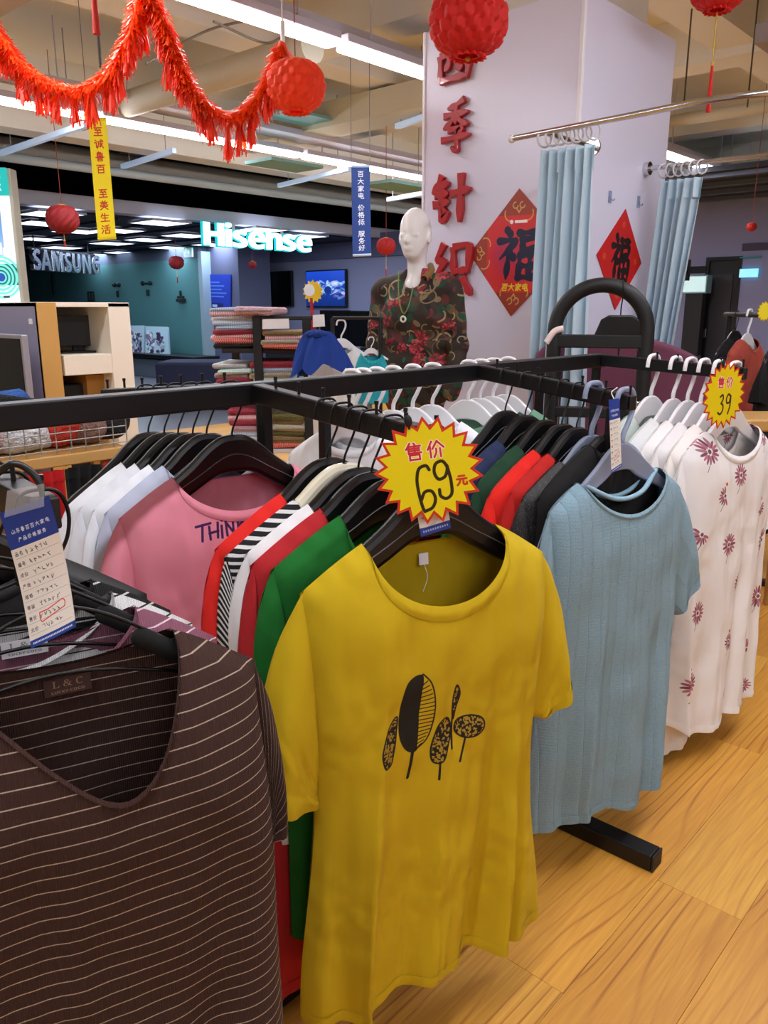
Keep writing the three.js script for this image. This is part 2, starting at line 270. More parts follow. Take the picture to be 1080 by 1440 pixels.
pipe('ceiling_pipe', [V(4.4, 2.95, -8.6), V(-2.2, 2.95, -8.6)], 0.025, M(0x6a6040, 0.7), 'thin brownish pipe behind the bent curtain rail');
for (const [i, [px, py]] of [[966, 95], [1004, 70], [1060, 60]].entries()) { const p = at(px, py, 6.5); one('hanger_rod', rod(V(p.x, 2.8, p.z), V(p.x, CEIL, p.z), 0.006, 6), M(0x4c4430, 0.7), ['thin ceiling rod right of the pillar top', 'thin ceiling rod below the top right lantern', 'thin ceiling rod at the right edge'][i], 'rod'); }
for (const [i, q] of [[[205, 90], [300, 40], [420, 20]], [[300, 30], [370, 60], [397, 52]]].entries()) pipe('cable', [at(...q[0], 5.6), at(...q[1], 5.9), at(...q[2], 5.6)], 0.008, M(0x6d6555, 0.7), ['sagging grey cable below the slab at top left', 'thin cable ending at the garland clip'][i], 'cable');
for (const [i, q] of [[400, 232, 620], [560, 262, 600], [420, 165, 560]].entries()) { const p = at(q[0], q[1], 8.9); one('ceiling_panel', box(0.42, 0.03, 0.7, p.x, p.y, p.z), M(0x7fb0b0, 0.7), ['turquoise ceiling panel behind the lower lamp row', 'turquoise ceiling panel behind the blue banner', 'turquoise ceiling panel behind the orange lantern'][i], 'panel'); }

// ───────────────────────── appliance hall ─────────────────────────
{
  const X = -10.5, yT = onX(300, 295, X).y, yB = onX(300, 312, X).y, z0 = onX(24, 280, X).z;
  const soff = M(0xa9abb8, 0.7);
  struct('trim_1', spanBox(V(X, yB, z0), V(X - 0.25, yT, -20.5)), soff);
  struct('trim_2', spanBox(V(X, 0, z0), V(X - 0.25, yB, z0 + 0.28)), M(0x8c897c, 0.8));
  struct('wall_side', spanBox(V(X, 0, z0 + 0.28), V(X - 0.2, onX(10, 232, X).y, 2.9)), M(0xa19a86, 0.85));
  const CY = 2.6;
  const hall = struct('ceiling_002', spanBox(V(X - 0.25, CY, 1), V(-22.9, CY + 0.05, -20.5)), M(0x151a28, 0.8));
  for (let i = 0; i < 26; i++) part('ceiling_slat', box(12, 0.03, 0.02, -16.8, CY - 0.012, -2.2 - i * 0.7), M(0x27304a, 0.7), hall);
  const glow = new THREE.MeshStandardMaterial({ color: 0xffffff, emissive: 0xdfeaff, emissiveIntensity: 2.2 });
  const spots = [[72, 301], [225, 313], [60, 314], [165, 324], [110, 325], [55, 336], [157, 342], [262, 331], [208, 337], [240, 348], [87, 348], [173, 355], [140, 358], [300, 344], [365, 323], [425, 332]];
  spots.forEach(([px, py], i) => {
    const p = onY(px, py, CY - 0.03);
    const t = thing('panel_lamp', 'square white panel lamp in the dark hall ceiling, ' + ['behind the dark red lantern', 'largest one right of the yellow banner', 'by the left door trim', 'behind the foot of the yellow banner', 'under the dark red lantern', 'left above the silver letters', 'below the foot of the yellow banner', 'left of the glowing white sign', 'between the yellow banner and the sign', 'above the green exit sign', 'above the middle silver letters', 'deepest, above the teal wall', 'right above the last silver letter', 'behind the first glowing letter', 'behind the middle of the glowing sign', 'behind the end of the glowing sign'][i], 'lamp', p, 0, 'panel lamps in the appliance hall');
    part('diffuser', rbox(0.6, 0.02, 0.62, 0, 0, 0, 0.004), glow, t); part('frame', [box(0.64, 0.03, 0.02, 0, 0.004, 0.32), box(0.64, 0.03, 0.02, 0, 0.004, -0.32), box(0.02, 0.03, 0.62, 0.31, 0.004, 0), box(0.02, 0.03, 0.62, -0.31, 0.004, 0)], M(0x9aa0b0, 0.6), t);
    if (i % 3 !== 2) { const L = new THREE.RectAreaLight(0xdce8ff, PANEL_LIGHT, 0.58, 0.6); L.position.y = -0.014; L.rotation.x = -Math.PI / 2; t.add(L); }
  });
  // teal wall with metal wall hooks
  const ZT = -10, a = onZ(92, 378, ZT), b = onZ(279, 361, ZT);
  const tw = struct('wall_teal', spanBox(V(-22.5, 0, ZT), V(b.x, (a.y + b.y) / 2, ZT - 0.2)), M(0x528c8e, 0.8));
  struct('trim_3', spanBox(V(b.x, 0, ZT + 0.02), V(b.x + 0.12, b.y + 0.1, ZT - 0.2)), M(0x9fb8c2, 0.6));
  struct('trim_4', spanBox(V(-22.5, (a.y + b.y) / 2, ZT), V(b.x, CY, ZT - 0.2)), M(0x5d6a80, 0.8));
  const hooks = [[128, 417, 0], [164, 407, 1], [206, 405, 2], [254, 418, 3]];
  const dk = M(0x14201f, 0.6);
  for (const [px, py, k] of hooks) {
    const p = onZ(px, py, ZT + 0.04), g = [];
    if (k === 0) g.push(box(0.28, 0.03, 0.03, 0, 0.1, 0), box(0.28, 0.03, 0.03, 0, -0.1, 0), ...[-0.13, 0, 0.13].map((x) => box(0.03, 0.22, 0.03, x, 0, 0)));
    if (k === 1) g.push(new THREE.SphereGeometry(0.05, 10, 8).translate(-0.09, 0.1, 0), new THREE.SphereGeometry(0.05, 10, 8).translate(0.09, 0.1, 0), rbox(0.05, 0.14, 0.04, 0.02, -0.1, 0));
    if (k === 2) g.push(rbox(0.34, 0.03, 0.03, 0, 0.1, 0), new THREE.ConeGeometry(0.05, 0.09, 10).rotateZ(Math.PI / 2).translate(-0.19, 0.1, 0), new THREE.ConeGeometry(0.05, 0.09, 10).rotateZ(-Math.PI / 2).translate(0.19, 0.1, 0), rbox(0.06, 0.13, 0.04, 0.03, -0.1, 0));
    if (k === 3) g.push(rbox(0.28, 0.06, 0.06, 0, -0.06, 0), rbox(0.2, 0.05, 0.05, 0, 0.0, 0), rbox(0.04, 0.14, 0.04, 0, 0.06, 0));
    const m = one('wall_bracket', g, dk, ['black grid bracket on the teal wall, leftmost', 'black two-knob bracket on the teal wall', 'black arrow-shaped bracket on the teal wall', 'black stepped bracket on the teal wall, rightmost'][k], 'bracket', 'black brackets on the teal wall'); m.position.copy(p);
  }
  { const p = onZ(75, 400, ZT + 0.05); one('door_bar', rbox(0.06, 0.5, 0.05, p.x, p.y, p.z), dk, 'tall black bar left on the teal wall', 'bar'); }
  // exit sign
  const ex = onZ(265, 355, ZT + 0.1); const es = thing('exit_sign', 'small green glowing exit sign with a running figure above the teal wall', 'sign', ex);
  part('panel', rbox(0.28, 0.18, 0.04), new THREE.MeshStandardMaterial({ color: 0xffffff, emissive: 0xffffff, emissiveIntensity: 0.8, map: null, emissiveMap: canvasTex(64, 48, (x, w, h) => { x.fillStyle = '#0d6a62'; x.fillRect(0, 0, w, h); x.strokeStyle = '#c8fff4'; x.lineWidth = 5; x.beginPath(); x.moveTo(14, 24); x.lineTo(44, 24); x.moveTo(32, 12); x.lineTo(46, 24); x.lineTo(32, 36); x.stroke(); x.beginPath(); x.arc(20, 10, 4, 0, 7); x.stroke(); }) }), es);
  // blue-grey column with poster, lilac wall with screens
  const ZC = -10.2, c0 = onZ(284, 350, ZC), c1 = onZ(334, 350, ZC);
  struct('pillar_002', spanBox(V(c0.x, 0, ZC), V(c1.x, CY, ZC - 0.8)), M(0x626884, 0.8));
  const pst = (name, q, Z, mat, label, cat = 'poster') => one(name, slab4(q.map(([x, y]) => onZ(x, y, Z)), 0.02), mat, label, cat);
  pst('poster', [[288, 386], [325, 386], [325, 449], [288, 446]], ZC + 0.02, M(0xffffff, 0.6, { map: canvasTex(96, 160, (x, w, h) => { x.fillStyle = '#1a3ec0'; x.fillRect(0, 0, w, h); x.fillStyle = '#5f8cf0'; for (let i = 0; i < 5; i++) x.fillRect(16, 26 + i * 13, 40 + (i * 17) % 26, 5); x.fillStyle = '#0d2a70'; x.fillRect(24, 104, 46, 32); x.fillStyle = '#bfd4ff'; x.fillRect(30, 110, 18, 10); }) }), 'bright blue poster on the grey column under the glowing sign');
  const ZL = -11.6, l0 = onZ(336, 370, ZL), l1 = onZ(600, 330, ZL);
  struct('wall_lilac', spanBox(V(l0.x, 0, ZL), V(l1.x, CY + 0.1, ZL - 0.2)), M(0x9aa1c6, 0.85));
  struct('trim_5', spanBox(onZ(336, 372, ZL + 0.06), onZ(600, 322, ZL)), M(0x666c90, 0.8));
  const screen = (q, mat, label) => {
    const t = thing('wall_television', label, 'television', onZ((q[0][0] + q[1][0]) / 2, (q[0][1] + q[2][1]) / 2, ZL + 0.06)), c = t.position;
    const lo = q.map(([x, y]) => onZ(x, y, ZL + 0.08).sub(c)); const w = Math.abs(lo[1].x - lo[0].x), h = Math.abs(lo[0].y - lo[3].y);
    part('cabinet', rbox(w + 0.05, h + 0.05, 0.06, 0, 0, 0, 0.01), matteBlack, t); part('screen', slab4([V(-w / 2, h / 2, 0.036), V(w / 2, h / 2, 0.036), V(w / 2, -h / 2, 0.036), V(-w / 2, -h / 2, 0.036)], 0.008), mat, t);
    part('wall_mount', box(w * 0.4, h * 0.4, 0.05, 0, 0, -0.05), matteBlack, t);
  };
  const lit = (draw, s = 0.9) => { const t = canvasTex(160, 128, draw); return new THREE.MeshStandardMaterial({ color: 0x111111, roughness: 0.3, emissive: 0xffffff, emissiveMap: t, emissiveIntensity: s }); };
  screen([[365, 384], [410, 384], [410, 429], [365, 429]], M(0x05060a, 0.2), 'switched-off black television on the lilac wall');
  screen([[432, 382], [486, 382], [486, 430], [432, 430]], lit((x, w, h) => { const g = x.createLinearGradient(0, 0, 0, h); g.addColorStop(0, '#1c49c8'); g.addColorStop(1, '#0a2a72'); x.fillStyle = g; x.fillRect(0, 0, w, h); for (let i = 0; i < 90; i++) { x.fillStyle = `rgba(${150 + rnd() * 100},${190 + rnd() * 60},255,${rr(0.2, 0.7)})`; x.beginPath(); const X = rnd() * w, Y = h * 0.3 + rnd() * h * 0.7 * (0.4 + 0.6 * Math.abs(X / w - 0.4)); x.ellipse(X, Y, rr(4, 18), rr(2, 7), rr(-0.6, 0.6), 0, 7); x.fill(); } x.fillStyle = '#0c2c80'; x.beginPath(); x.arc(92, 70, 15, 0, 7); x.fill(); }), 'lit television with a blue snowy mountain picture on the lilac wall');
  // narrow bright light column left of the black television
  const lc = thing('light_box', 'tall narrow glowing display column between the grey column and black television', 'light box', onZ(344, 420, ZL + 0.2));
  part('case', rbox(0.34, 0.62 + lc.position.y, 0.14, 0, 0.31 - lc.position.y / 2, 0), M(0x74809a, 0.6), lc);
  part('upper_panel', rbox(0.29, 0.42, 0.02, 0, 0.38, 0.08), new THREE.MeshStandardMaterial({ color: 0xffffff, emissive: 0xd8ffff, emissiveIntensity: 1.3 }), lc);
  part('lower_panel', rbox(0.29, 0.5, 0.02, 0, -0.2, 0.08), lit((x, w, h) => { x.fillStyle = '#a9c9d8'; x.fillRect(0, 0, w, h); x.fillStyle = '#2d4550'; x.fillRect(50, 50, 26, 70); x.fillStyle = '#7f9a4a'; x.fillRect(60, 6, 60, 30); }, 0.5), lc);
  // glowing shop sign
  const font = await new FontLoader().loadAsync('fonts/droid/droid_sans_bold.typeface.json');
  const XS = -10.35, s0 = onX(287, 344, XS), s1 = onX(438, 356, XS), wS = s0.z - s1.z;
  const hS = onX(287, 312, XS).y - s0.y, sg = thing('shop_sign', 'glowing white cyan-edged shop letters hanging at the hall front', 'sign', s0);
  const face = new THREE.MeshStandardMaterial({ color: 0xffffff, emissive: 0xd8ffff, emissiveIntensity: 1.5 }), rim = new THREE.MeshStandardMaterial({ color: 0x0e6a74, emissive: 0x10b0b8, emissiveIntensity: 0.9 });
  const glyph = (c, bev, dep) => new TextGeometry(c, { font, size: 1, depth: dep, bevelEnabled: true, bevelThickness: 0.01, bevelSize: bev, bevelSegments: 1, curveSegments: 6 });
  const gap = 0.07, ws = 'Hisense'.split('').map((c) => { const g = glyph(c, 0.01, 0.02); g.computeBoundingBox(); return g.boundingBox; }), tot = ws.reduce((q, w) => q + w.max.x - w.min.x + gap, -gap), kx = wS / tot, ky = hS / ws[0].max.y;
  let cur = 0; 'Hisense'.split('').forEach((c, i) => {
    const fit = (g, dx) => g.translate(-ws[i].min.x + cur, 0, 0).scale(kx, ky, 1).rotateY(Math.PI / 2).translate(dx, 0, 0);
    const l = part('letter', fit(glyph(c, 0.012, 0.02), 0.0), face, sg); part('letter_rim', fit(glyph(c, 0.05, 0.02), -0.045), rim, l); cur += ws[i].max.x - ws[i].min.x + gap;
  });
  for (const k of [0.27, 0.72]) part('hanging_strap', box(0.02, yB - s0.y - hS * 0.5, 0.05, -0.04, (yB - s0.y + hS * 0.5) / 2, -wS * k), soff, sg);
  { const L = new THREE.RectAreaLight(0xb8faff, 2.2, wS, hS); L.position.set(0.16, hS / 2, -wS / 2); L.rotation.y = -Math.PI / 2; sg.add(L); }
  // silver letters deeper in the hall
  const sl = new TextGeometry('SAMSUNG', { font, size: 0.34, depth: 0.08, bevelEnabled: true, bevelThickness: 0.008, bevelSize: 0.008, bevelSegments: 1, curveSegments: 5 });
  sl.computeBoundingBox(); const XV = at(40, 355, 14.5); const e2 = at(134, 357, 16.5); sl.translate(-sl.boundingBox.min.x, 0, 0); sl.scale(XV.distanceTo(e2) / (sl.boundingBox.max.x - sl.boundingBox.min.x), 1.0, 1);
  const sv = thing('shop_sign', 'silver unlit raised letters above the teal wall at far left', 'sign', V(XV.x, XV.y - 0.28, XV.z), Math.atan2(-(e2.z - XV.z), e2.x - XV.x));
  part('letters', sl, M(0xaab0ba, 0.25, { metalness: 0.9 }), sv); part('mounting_rail', box(XV.distanceTo(e2), 0.04, 0.04, XV.distanceTo(e2) / 2, 0.36, -0.03), M(0x44474f, 0.6), sv);
  for (const k of [0.1, 0.9]) part('hanging_rod', rod(V(XV.distanceTo(e2) * k, 0.36, -0.03), V(XV.distanceTo(e2) * k, CY - XV.y + 0.28, -0.03), 0.012), M(0x44474f, 0.6), sv);
  // dark counters, product boards, sofa, monitors
  const cnt = thing('counter', 'long dark counter along the teal wall', 'counter', onZ(222, 503, ZT + 0.6).setY(0));
  const cy = onZ(222, 497, ZT + 0.6).y; part('top', rbox(3.4, 0.08, 0.6, 0, cy - 0.04, 0, 0.01), M(0x10131a, 0.4), cnt); part('front', rbox(3.2, cy - 0.1, 0.5, 0, (cy - 0.1) / 2, 0, 0.01), M(0x65707c, 0.5), cnt);
  const art = (k) => M(0xffffff, 0.5, { map: canvasTex(96, 96, (x, w, h) => { x.fillStyle = '#bfe0ea'; x.fillRect(0, 0, w, h); for (let i = 0; i < 60; i++) { x.fillStyle = ['#5a4470', '#8a7a9a', '#e8f4f8', '#38304a', '#9fb8c8'][(i + k) % 5]; x.beginPath(); x.ellipse(rnd() * w * 0.8, h * 0.25 + rnd() * h * 0.7, rr(2, 12), rr(2, 9), rnd() * 3, 0, 7); x.fill(); } }) });
  const bd = (q, k, label) => one('display_board', slab4(q.map(([x, y], i) => onZ(x, y, ZT + (i < 2 ? 0.42 : 0.6))), 0.03), art(k), label, 'board');
  bd([[183, 458], [204, 458], [203, 497], [184, 497]], 0, 'pale product board on the dark counter, partly behind the cabinet');
  bd([[206, 459], [237, 460], [239, 499], [205, 498]], 1, 'wider pale product board with purple print on the dark counter');
  { const p = at(288, 560, 11.5); const so = thing('sofa', 'dark navy upholstered bench beyond the black rail', 'sofa', V(p.x, 0, p.z), YAW); const h = at(288, 507, 11.5).y; part('seat', rbox(1.15, h, 0.8, 0, h / 2, 0, 0.05, 3), M(0x1b2440, 0.9), so); }
  for (const [i, q] of [[432, 455, 440, 478], [520, 535, 441, 490]].entries()) {
    const [cx, , y0, y1] = q; const p = onZ(cx + (i ? 0 : 40), 492, ZL + 1.2), t = thing('monitor', ['black monitor on the counter behind the towel shelf', 'black monitor on the counter behind the mannequin'][i], 'monitor', p), h = onZ(cx, y0, ZL + 1.2).y - p.y;
    part('screen', rbox(i ? 1.0 : 0.75, h, 0.05, 0, h / 2 + 0.05, 0, 0.01), M(0x0a0c12, 0.25), t); part('foot', rbox(0.3, 0.05, 0.18, 0, 0.025, 0, 0.01), matteBlack, t);
  }
  { const p = onZ(480, 492, ZL + 1.2), t = thing('counter', 'dark counter carrying the black monitors under the televisions', 'counter', V(p.x, 0, p.z)); part('top', rbox(3.6, 0.05, 0.7, 0, p.y - 0.03, 0), M(0x0e0f14, 0.4), t); part('body', rbox(3.5, p.y - 0.06, 0.6, 0, (p.y - 0.06) / 2, 0), M(0x1a1c24, 0.6), t); }
  // illuminated poster at the far left
  const p0 = at(-60, 425, 9), p1 = at(33, 425, 9), lb = thing('light_box', 'tall lit advertising box with turquoise header at the left edge', 'light box', p0.clone().lerp(p1, 0.5).setY(0), YAW), wl = p0.distanceTo(p1), y0 = at(0, 427, 9).y, y1 = at(0, 236, 9).y;
  part('case', rbox(wl, y1, 0.16, 0, y1 / 2, -0.09, 0.01), M(0xb9b4a2, 0.6), lb);
  part('face', slab4([V(-wl / 2 + 0.03, y1, 0.01), V(wl / 2 - 0.03, y1, 0.01), V(wl / 2 - 0.03, y0, 0.01), V(-wl / 2 + 0.03, y0, 0.01)], 0.02), new THREE.MeshStandardMaterial({ color: 0x222222, emissive: 0xffffff, emissiveIntensity: 0.95, emissiveMap: canvasTex(256, 512, (x, w, h) => {
    x.fillStyle = '#eef4fa'; x.fillRect(0, 0, w, h); x.fillStyle = '#1fb3ac'; x.fillRect(0, 0, w, h * 0.2); x.fillStyle = '#e8fffc'; x.fillRect(120, 30, 110, 8); x.font = 'bold 34px sans-serif'; x.fillText('i7K', 180, 84);
    const g = x.createLinearGradient(0, h * 0.22, 0, h * 0.62); g.addColorStop(0, '#3f78c0'); g.addColorStop(1, '#9fc4ea'); x.fillStyle = g; x.fillRect(0, h * 0.22, w * 0.84, h * 0.42); x.fillStyle = '#e8eef6'; for (let i = 0; i < 9; i++) x.fillRect(i * 26, h * (0.64 - 0.05 - (i * 37 % 5) * 0.012), 24, h * 0.09);
    x.fillStyle = '#18706e'; x.fillRect(0, h * 0.7, w, h * 0.16); x.strokeStyle = '#7fe8d8'; x.lineWidth = 9; for (let i = 0; i < 5; i++) { x.beginPath(); x.arc(190, h * 0.8, 18 + i * 15, 0, 7); x.stroke(); } x.fillStyle = '#2a50b0'; x.beginPath(); x.arc(190, h * 0.8, 16, 0, 7); x.fill(); x.fillStyle = '#444'; x.fillRect(190, h * 0.94, 26, 8);
  }) }), lb);
}

// display cabinet at the left with a television leaning against it
{
  const D = 5.2, c = at(58, 500, D), top = at(58, 425, D).y, zf = onX(187, 500, c.x).z, L = c.z - zf, W = 0.75;
  const t = thing('display_cabinet', 'cream and tan display cabinet with open compartments at the left', 'cabinet', V(c.x, 0, c.z));
  const cream = M(0xe9e2d0, 0.6), tan = M(0xc79a52, 0.6);
  part('side_panel', rbox(W, top, 0.03, -W / 2, top / 2, -0.015, 0.003), M(0x9391a8, 0.6), t, 'lilac grey end panel');
  part('edge_strip', rbox(0.03, top, 0.13, -0.014, top / 2, -0.065, 0.004), tan, t, 'tan wooden edge');
  part('side_panel', rbox(W, top, 0.16, -W / 2, top / 2, -L + 0.08, 0.004), cream, t);
  part('back_panel', rbox(0.03, top, L, -W, top / 2, -L / 2, 0.004), cream, t);
  part('top_panel', rbox(W, 0.03, L, -W / 2, top - 0.014, -L / 2, 0.004), cream, t);
  const ys = onX(120, 499, c.x).y; part('shelf', rbox(W - 0.03, 0.13, L - 0.3, -W / 2 + 0.01, ys - 0.065, -L / 2, 0.004), cream, t);
  part('divider', rbox(W - 0.25, top - ys, 0.02, -W / 2 - 0.1, ys + (top - ys) / 2, onX(139, 450, c.x - 0.45).z - c.z, 0.003), cream, t);
  part('base_panel', rbox(W - 0.04, 0.1, L - 0.1, -W / 2, 0.05, -L / 2), M(0x2a2622, 0.8), t);
  const mp = onX(112, 487, c.x - 0.3).setY(ys), m = thing('monitor', 'dark desktop monitor standing in the upper compartment of the cream cabinet', 'monitor', mp, Math.PI / 2 - 0.15);
  const mh = (top - ys) * 0.62; part('screen', rbox(mh * 1.55, mh, 0.035, 0, mh * 0.72, 0, 0.006), M(0x24282a, 0.3), m); part('neck', rbox(0.08, mh * 0.3, 0.03, 0, mh * 0.15, -0.03), matteBlack, m); part('foot', rbox(0.3, 0.015, 0.17, 0, 0.0075, 0), matteBlack, m);
  const crd = M(0xa67a38, 0.8), bp = onX(152, 548, c.x - 0.25), bx = thing('cardboard_box', 'brown cardboard box in the lower cabinet compartment', 'box', V(c.x - 0.3, 0.1, onX(152, 540, c.x - 0.15).z)); part('carton', rbox(0.34, onX(152, 523, c.x - 0.3).y - 0.1, 0.34, 0, (onX(152, 523, c.x - 0.3).y - 0.1) / 2, 0, 0.006), crd, bx); part('tape', box(0.344, 0.002, 0.05, 0, onX(152, 523, c.x - 0.3).y - 0.099, 0), M(0xd8c690, 0.4), bx);
  one('carton', rbox(0.35, 0.75, 0.4, c.x - 0.36, 0.1 + 0.375, onX(112, 540, c.x - 0.2).z, 0.01), M(0x17181b, 0.7), 'black carton beside the brown box in the cabinet', 'box');
  const sp = onZ(43, 452, c.z + 0.004); one('price_label', rbox(0.05, 0.035, 0.003, sp.x, sp.y, sp.z, 0.001), white, 'tiny white label on the lilac cabinet side', 'label');
  const Zv = c.z + 0.16, q0 = onZ(-70, 466, Zv), q1 = onZ(34, 466, Zv), yb = 0.4, tv = thing('television', 'large dark television with a silver frame at the lower left edge', 'television', V((q0.x + q1.x) / 2, 0, Zv)), w = q1.x - q0.x, h = q0.y - yb;
  part('frame', rbox(w, h, 0.04, 0, yb + h / 2, 0, 0.008), M(0xb9bac4, 0.3, { metalness: 0.6 }), tv); part('screen', rbox(w - 0.05, h - 0.05, 0.006, 0, yb + h / 2, 0.021, 0.002), M(0x060914, 0.15), tv); part('stand', rbox(0.4, yb, 0.1, 0, yb / 2, 0, 0.01), matteBlack, tv); part('foot', rbox(0.7, 0.02, 0.24, 0, 0.01, 0), matteBlack, tv);
}

// ───────────────────────── on and around the pillar ─────────────────────────
const ZP = PC.z, XP = PC.x;
const redLetter = MP(0xb3121c, 0.4, { clearcoat: 0.4 });
for (const [ch, x0, y0, x1, y1, label] of [['四', 617, 64, 668, 122, 'first red raised character on the pillar, under the big lantern'], ['季', 622, 138, 668, 218, 'second red raised character on the pillar, 季'], ['针', 609, 242, 667, 316, 'third red raised character on the pillar, 针'], ['织', 612, 336, 668, 424, 'lowest red raised character on the pillar, beside the mannequin']]) {
  const a = onZ(x0, (y0 + y1) / 2, ZP), b = onZ(x1, (y0 + y1) / 2, ZP), tp = onZ((x0 + x1) / 2, y0, ZP).y, bt = onZ((x0 + x1) / 2, y1, ZP).y;
  const m = one('wall_character', brushGeo(ch, b.x - a.x, tp - bt, (b.x - a.x) * 0.06, 0.022), redLetter, label, 'character', 'red shop name characters down the pillar');
  m.position.set((a.x + b.x) / 2, (tp + bt) / 2, ZP + 0.006);
}
function ornament(x, cx, cy, rot, s) { x.save(); x.translate(cx, cy); x.rotate(rot); x.strokeStyle = '#d8a860'; x.lineWidth = 5 * s; for (const m of [-1, 1]) { x.beginPath(); x.arc(m * 34 * s, 18 * s, 24 * s, m > 0 ? -0.5 : 1.2, m > 0 ? 2.0 : 3.7); x.stroke(); x.beginPath(); x.arc(m * 14 * s, -10 * s, 10 * s, 0, 5); x.stroke(); } x.beginPath(); x.moveTo(-10 * s, 0); x.lineTo(0, 14 * s); x.lineTo(10 * s, 0); x.stroke(); x.restore(); }
const diamond = (q, t, tex, plane, name, label) => {
  const n = plane === 'z' ? V(0, 0, 1) : V(1, 0, 0), P = [], U = [], I = []; const uv = [[0.5, 1], [1, 0.5], [0.5, 0], [0, 0.5]];
  for (const s of [0, 1]) q.forEach((p, i) => { const v = p.clone().addScaledVector(n, 0.002 + s * t); P.push(v.x, v.y, v.z); U.push(...uv[i]); });
  I.push(4, 7, 5, 5, 7, 6, 0, 1, 3, 1, 2, 3); for (let i = 0; i < 4; i++) { const j = (i + 1) % 4; I.push(i, i + 4, j, j, i + 4, j + 4); }
  let g = new THREE.BufferGeometry(); g.setAttribute('position', new THREE.Float32BufferAttribute(P, 3)); g.setAttribute('uv', new THREE.Float32BufferAttribute(U, 2)); g.setIndex(I); g = g.toNonIndexed(); g.computeVertexNormals();
  return one(name, g, M(0xffffff, 0.45, { map: tex }), label, 'poster');
};
{
  const t1 = canvasTex(512, 512, (x) => {
    const g = x.createRadialGradient(190, 260, 20, 256, 256, 260); g.addColorStop(0, '#c02a5a'); g.addColorStop(0.35, '#dd2a34'); g.addColorStop(0.75, '#e2352c'); g.addColorStop(1, '#e0652c'); x.fillStyle = g; x.fillRect(0, 0, 512, 512);
    x.fillStyle = '#a4402c'; for (const [a, b, c, d, e, f] of [[256, 0, 150, 106, 362, 106], [0, 256, 96, 160, 96, 352], [256, 512, 160, 416, 352, 416], [512, 256, 416, 160, 416, 352]]) { x.beginPath(); x.moveTo(a, b); x.lineTo(c, d); x.lineTo(e, f); x.fill(); }
    ornament(x, 256, 78, 0, 1.2); ornament(x, 256, 438, Math.PI, 1.2); ornament(x, 66, 256, -Math.PI / 2, 1.1); ornament(x, 446, 256, Math.PI / 2, 1.1);
    brush(x, '福', 266, 262, 250, 220, 17, '#161a3e'); x.fillStyle = '#fff'; x.fillRect(236, 126, 62, 12); x.beginPath(); x.arc(220, 132, 9, 0, 7); x.fill();
    '百大家电'.split('').forEach((c, i) => han(x, c, 206 + i * 34, 394, 32, 5, '#f5dc20'));
  });
  diamond([onZ(731, 265, ZP), onZ(806, 352, ZP), onZ(719, 445, ZP), onZ(661, 357, ZP)], 0.003, t1, 'z', 'fortune_poster', 'large red diamond poster with a dark blue character beside the blue curtain');
  const t2 = canvasTex(384, 384, (x) => { x.fillStyle = '#cc1a16'; x.fillRect(0, 0, 384, 384); x.fillStyle = '#d8502a'; for (const [a, b] of [[192, 60], [60, 192], [324, 192], [192, 330]]) { x.beginPath(); x.arc(a, b, 13, 0, 7); x.fill(); } brush(x, '福', 192, 192, 170, 190, 14, '#140808'); });
  diamond([onX(879, 294, XP), onX(901, 370, XP), onX(864, 436, XP), onX(838, 358, XP)], 0.003, t2, 'x', 'fortune_poster', 'smaller red diamond poster with a black character on the pillar right face');
  for (const [i, [px, py]] of [[857, 277], [897, 284]].entries()) { const p = onX(px, py, XP); const h = thing('wall_hook', i ? 'small clear hook above the smaller poster, right one' : 'small clear hook above the smaller poster, left one', 'hook', p, 0, 'clear hooks on the pillar'); part('plate', rbox(0.006, 0.06, 0.03, 0.004, 0, 0, 0.003), clearPlastic, h); part('hook', tube([V(0.008, 0, 0), V(0.02, -0.02, 0), V(0.03, -0.012, 0)], 0.003, 8, 6), chrome, h); }
}

